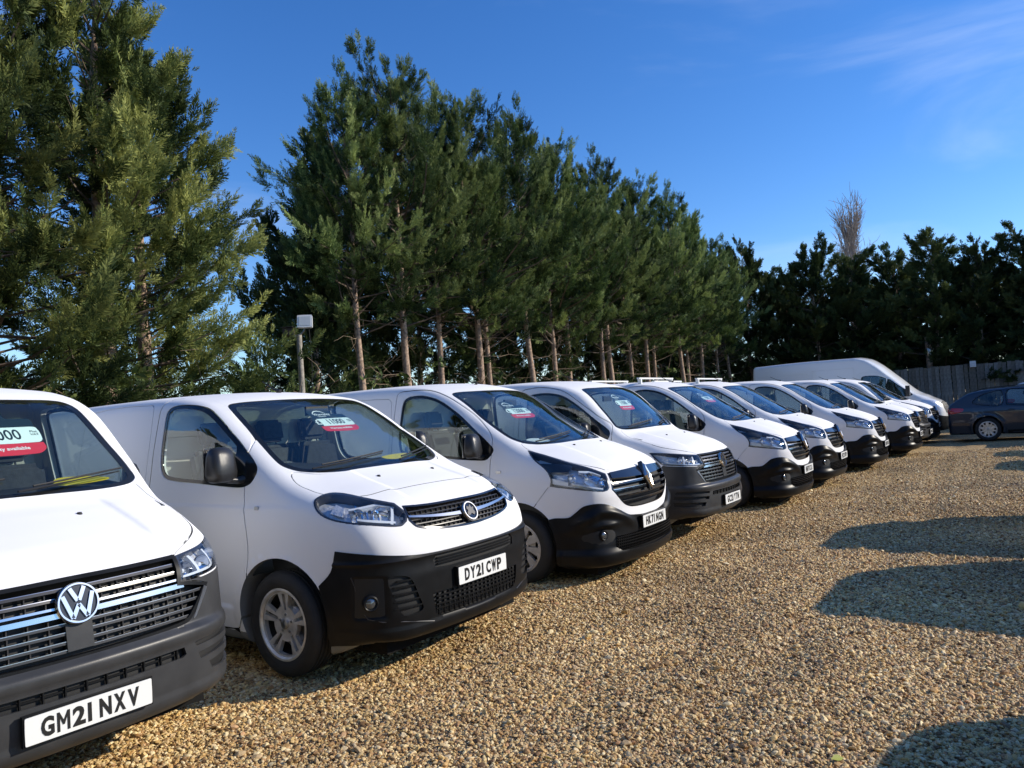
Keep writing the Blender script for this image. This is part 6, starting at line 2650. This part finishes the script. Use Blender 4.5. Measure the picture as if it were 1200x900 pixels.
def dash_paper(i, pts, m, name, lab, z=None, lift=0):
    """sheet lying on the dashboard top, outline in van coordinates"""
    k, x0, y0, a = ROW[i]
    root = bpy.data.objects.new(name, None)
    root.empty_display_size = .1
    link(root)
    root.location = (x0, y0, 0)
    root.rotation_euler = (0, 0, R(a))
    bpy.data.objects.remove(root)
    mb = MB()
    mb.prism(spline(pts, 3), 0, .002, 'Z')
    o = mb.build(name, m)
    zz = z
    o.matrix_world = Matrix.Translation((x0, y0, zz)) @ Matrix.Rotation(R(a), 4, 'Z') @ Matrix.Rotation(R(11), 4, 'Y')
    tag(o, lab, 'paper')
    return o
dash_paper(0, [(-.08, .38), (-.14, .35), (-.26, .42), (-.25, .56), (-.16, .66), (-.11, .60)], M['yellow'], 'yellow_card', 'yellow card lying on the dashboard of the van at the left edge', z=1.325)
dash_paper(1, [(-.08, .20), (-.16, .22), (-.20, .52), (-.10, .56), (-.05, .30)], M['yellow'], 'yellow_card', 'yellow card lying on the dashboard of the second van', z=1.280)
dash_paper(2, [(-.02, -.40), (-.14, -.46), (-.20, -.28), (-.12, -.14), (-.02, -.2)], M['paper'], 'paper_sheet', 'white paper sheet on the dashboard of the third van', z=1.280)

# ------------------------------------------------------------------ floodlight post
def post():
    p = Vector((-3.78, 13.75, 0))
    root = empty('floodlight_post', p, 0, 'weathered wooden post with a white floodlight behind the second van', 'lamp post')
    mb = MB()
    mb.tube([(0, 0, -.3), (.0, 0, 1.5), (-.015, 0, 3.25)], [.056, .054, .050], 10)
    mb.build('pole', mat('weathered_post', (.30, .27, .22), .85, noise=(18, .3), bump=(50, .8)), root, 50)
    Mx = Matrix.Rotation(R(-12), 3, 'X')
    mb = MB()
    mb.prism(spline([(-.12, -.115), (.12, -.115), (.13, -.10), (.13, .10), (.12, .115), (-.12, .115), (-.13, .10), (-.13, -.10)], 2), -.035, .035, 'Y')
    f = mb.build('floodlight', mat('white_lamp_casing', (.72, .73, .72), .35), root, 40)
    f.location = (.135, -.11, 3.46)
    f.rotation_euler = (R(-12), 0, R(8))
    mb = MB()
    mb.box((0, -.037, 0), (.20, .006, .17))
    mb.build('lamp_glass', mat('lamp_glass_face', (.55, .58, .58), .1, coat=.8), f)
    mb = MB()
    mb.tube([(.03, -.02, 3.25), (.10, -.05, 3.30), (.13, -.08, 3.40)], .014, 6)
    mb.tube([(-.02, 0, 3.22), (-.16, -.04, 3.22)], .016, 6)
    mb.build('bracket', M['satin'], root, 50)
    mb = MB()
    mb.box((-.17, -.08, 3.29), (.17, .20, .12))
    mb.box((-.17, -.09, 3.37), (.21, .26, .012))
    mb.build('junction_box', mat('brown_box', (.06, .045, .035), .5), root)
    mb = MB()
    mb.tube([(.20, -.10, 3.36), (.22, -.08, 2.8), (.19, -.06, 2.2)], .006, 5)
    mb.build('cable', M['mesh'], root)
post()

# ------------------------------------------------------------------ fence across the far end
def fence():
    a = Vector((13.4, 41.2, 0)) - RDIR * 3.4
    root = empty('board_fence', a, R(-34), 'tall weathered grey board fence behind the dark estate car', 'fence')
    bm_ = [mat('weathered_board_%s' % n, c, .85, noise=(7, .35), bump=(30, .6)) for n, c in (('light', (.20, .19, .175)), ('mid', (.165, .155, .14)), ('dark', (.13, .12, .105)))]
    mbb = MB()
    mbb.box((0, 0, 1.22), (.145, .022, 2.44))
    src = mbb.build('board', bm_[0], root)
    variants = []
    for m in bm_:
        d = src.data.copy()
        d.materials[0] = m
        variants.append(d)
    rng = np.random.default_rng(4)
    k = 0
    n = 150
    for i in range(n):
        x = i * .155
        o = src if i == 0 else src.copy()
        if i:
            C.objects.link(o)
        o.data = variants[int(rng.integers(0, 3))]
        o.location = (x, rng.uniform(-.006, .006), rng.uniform(-.03, .03) + .10 * x / 22)
        o.rotation_euler = (0, R(rng.normal(0, .35)), 0)
    for i in range(9):
        mb = MB()
        mb.box((i * 2.85, .08, 1.2), (.1, .1, 2.45))
        mb.build('fence_post', bm_[2], root)
    for z in (.4, 1.25, 2.1):
        mb = MB()
        mb.box((11.5, .045, z), (23, .04, .09))
        mb.build('rail', bm_[2], root)
    return root, a
fr_, fa = fence()
def on_fence(t, off=-.03):
    return fa + FWD * t - RDIR * -off * -1
# small white lamp and the blue sign fixed to the fence
p = fa + FWD * 10.05 - RDIR * .08
root = empty('wall_lamp', p + Vector((0, 0, 2.42)), R(-34), 'small white lamp fixed on top of the board fence', 'lamp')
mb = MB(); mb.box((0, -.06, .06), (.22, .12, .26)); mb.build('lamp_housing', mat('lamp_housing_white', (.7, .72, .74), .4), root)
mb = MB(); mb.box((0, -.125, .04), (.16, .01, .15)); mb.build('lamp_glass', M['drl'], root)
p = fa + FWD * 12.6 - RDIR * .10
root = empty('blue_sign', p, R(-34), 'blue sign with white lettering on the fence at the right edge', 'sign')
mb = MB(); mb.box((.55, -.03, 2.05), (1.5, .03, .95)); mb.build('sign_board', mat('sign_blue', (.03, .10, .42), .4), root)
lettering('sign_lettering', 'P', .34, M['card_ink'], root, frame((.02, -.046, 2.28), (1, 0, 0), (0, 0, 1)), bold=.02)
for zz, ww in ((2.0, .42), (1.88, .36), (1.76, .40)):
    mb = MB(); mb.box((.10, -.048, zz), (ww, .004, .045)); mb.build('print_line', M['card_ink'], root)
# stub of a utility pole in front of the far trees
p = fa + FWD * 8.3 + RDIR * 1.2
root = empty('utility_pole', p, 0, 'short wooden pole with a pale band in front of the dark far trees', 'pole')
mb = MB(); mb.tube([(0, 0, 0), (0, 0, 3.9)], [.15, .12], 10); mb.build('pole', M['bark'], root, 50)
mb = MB(); mb.lathe([(.135, 3.0), (.14, 3.02), (.14, 3.35), (.135, 3.37)], axis='Z', n=14); mb.build('band', M['satin'], root, 50)
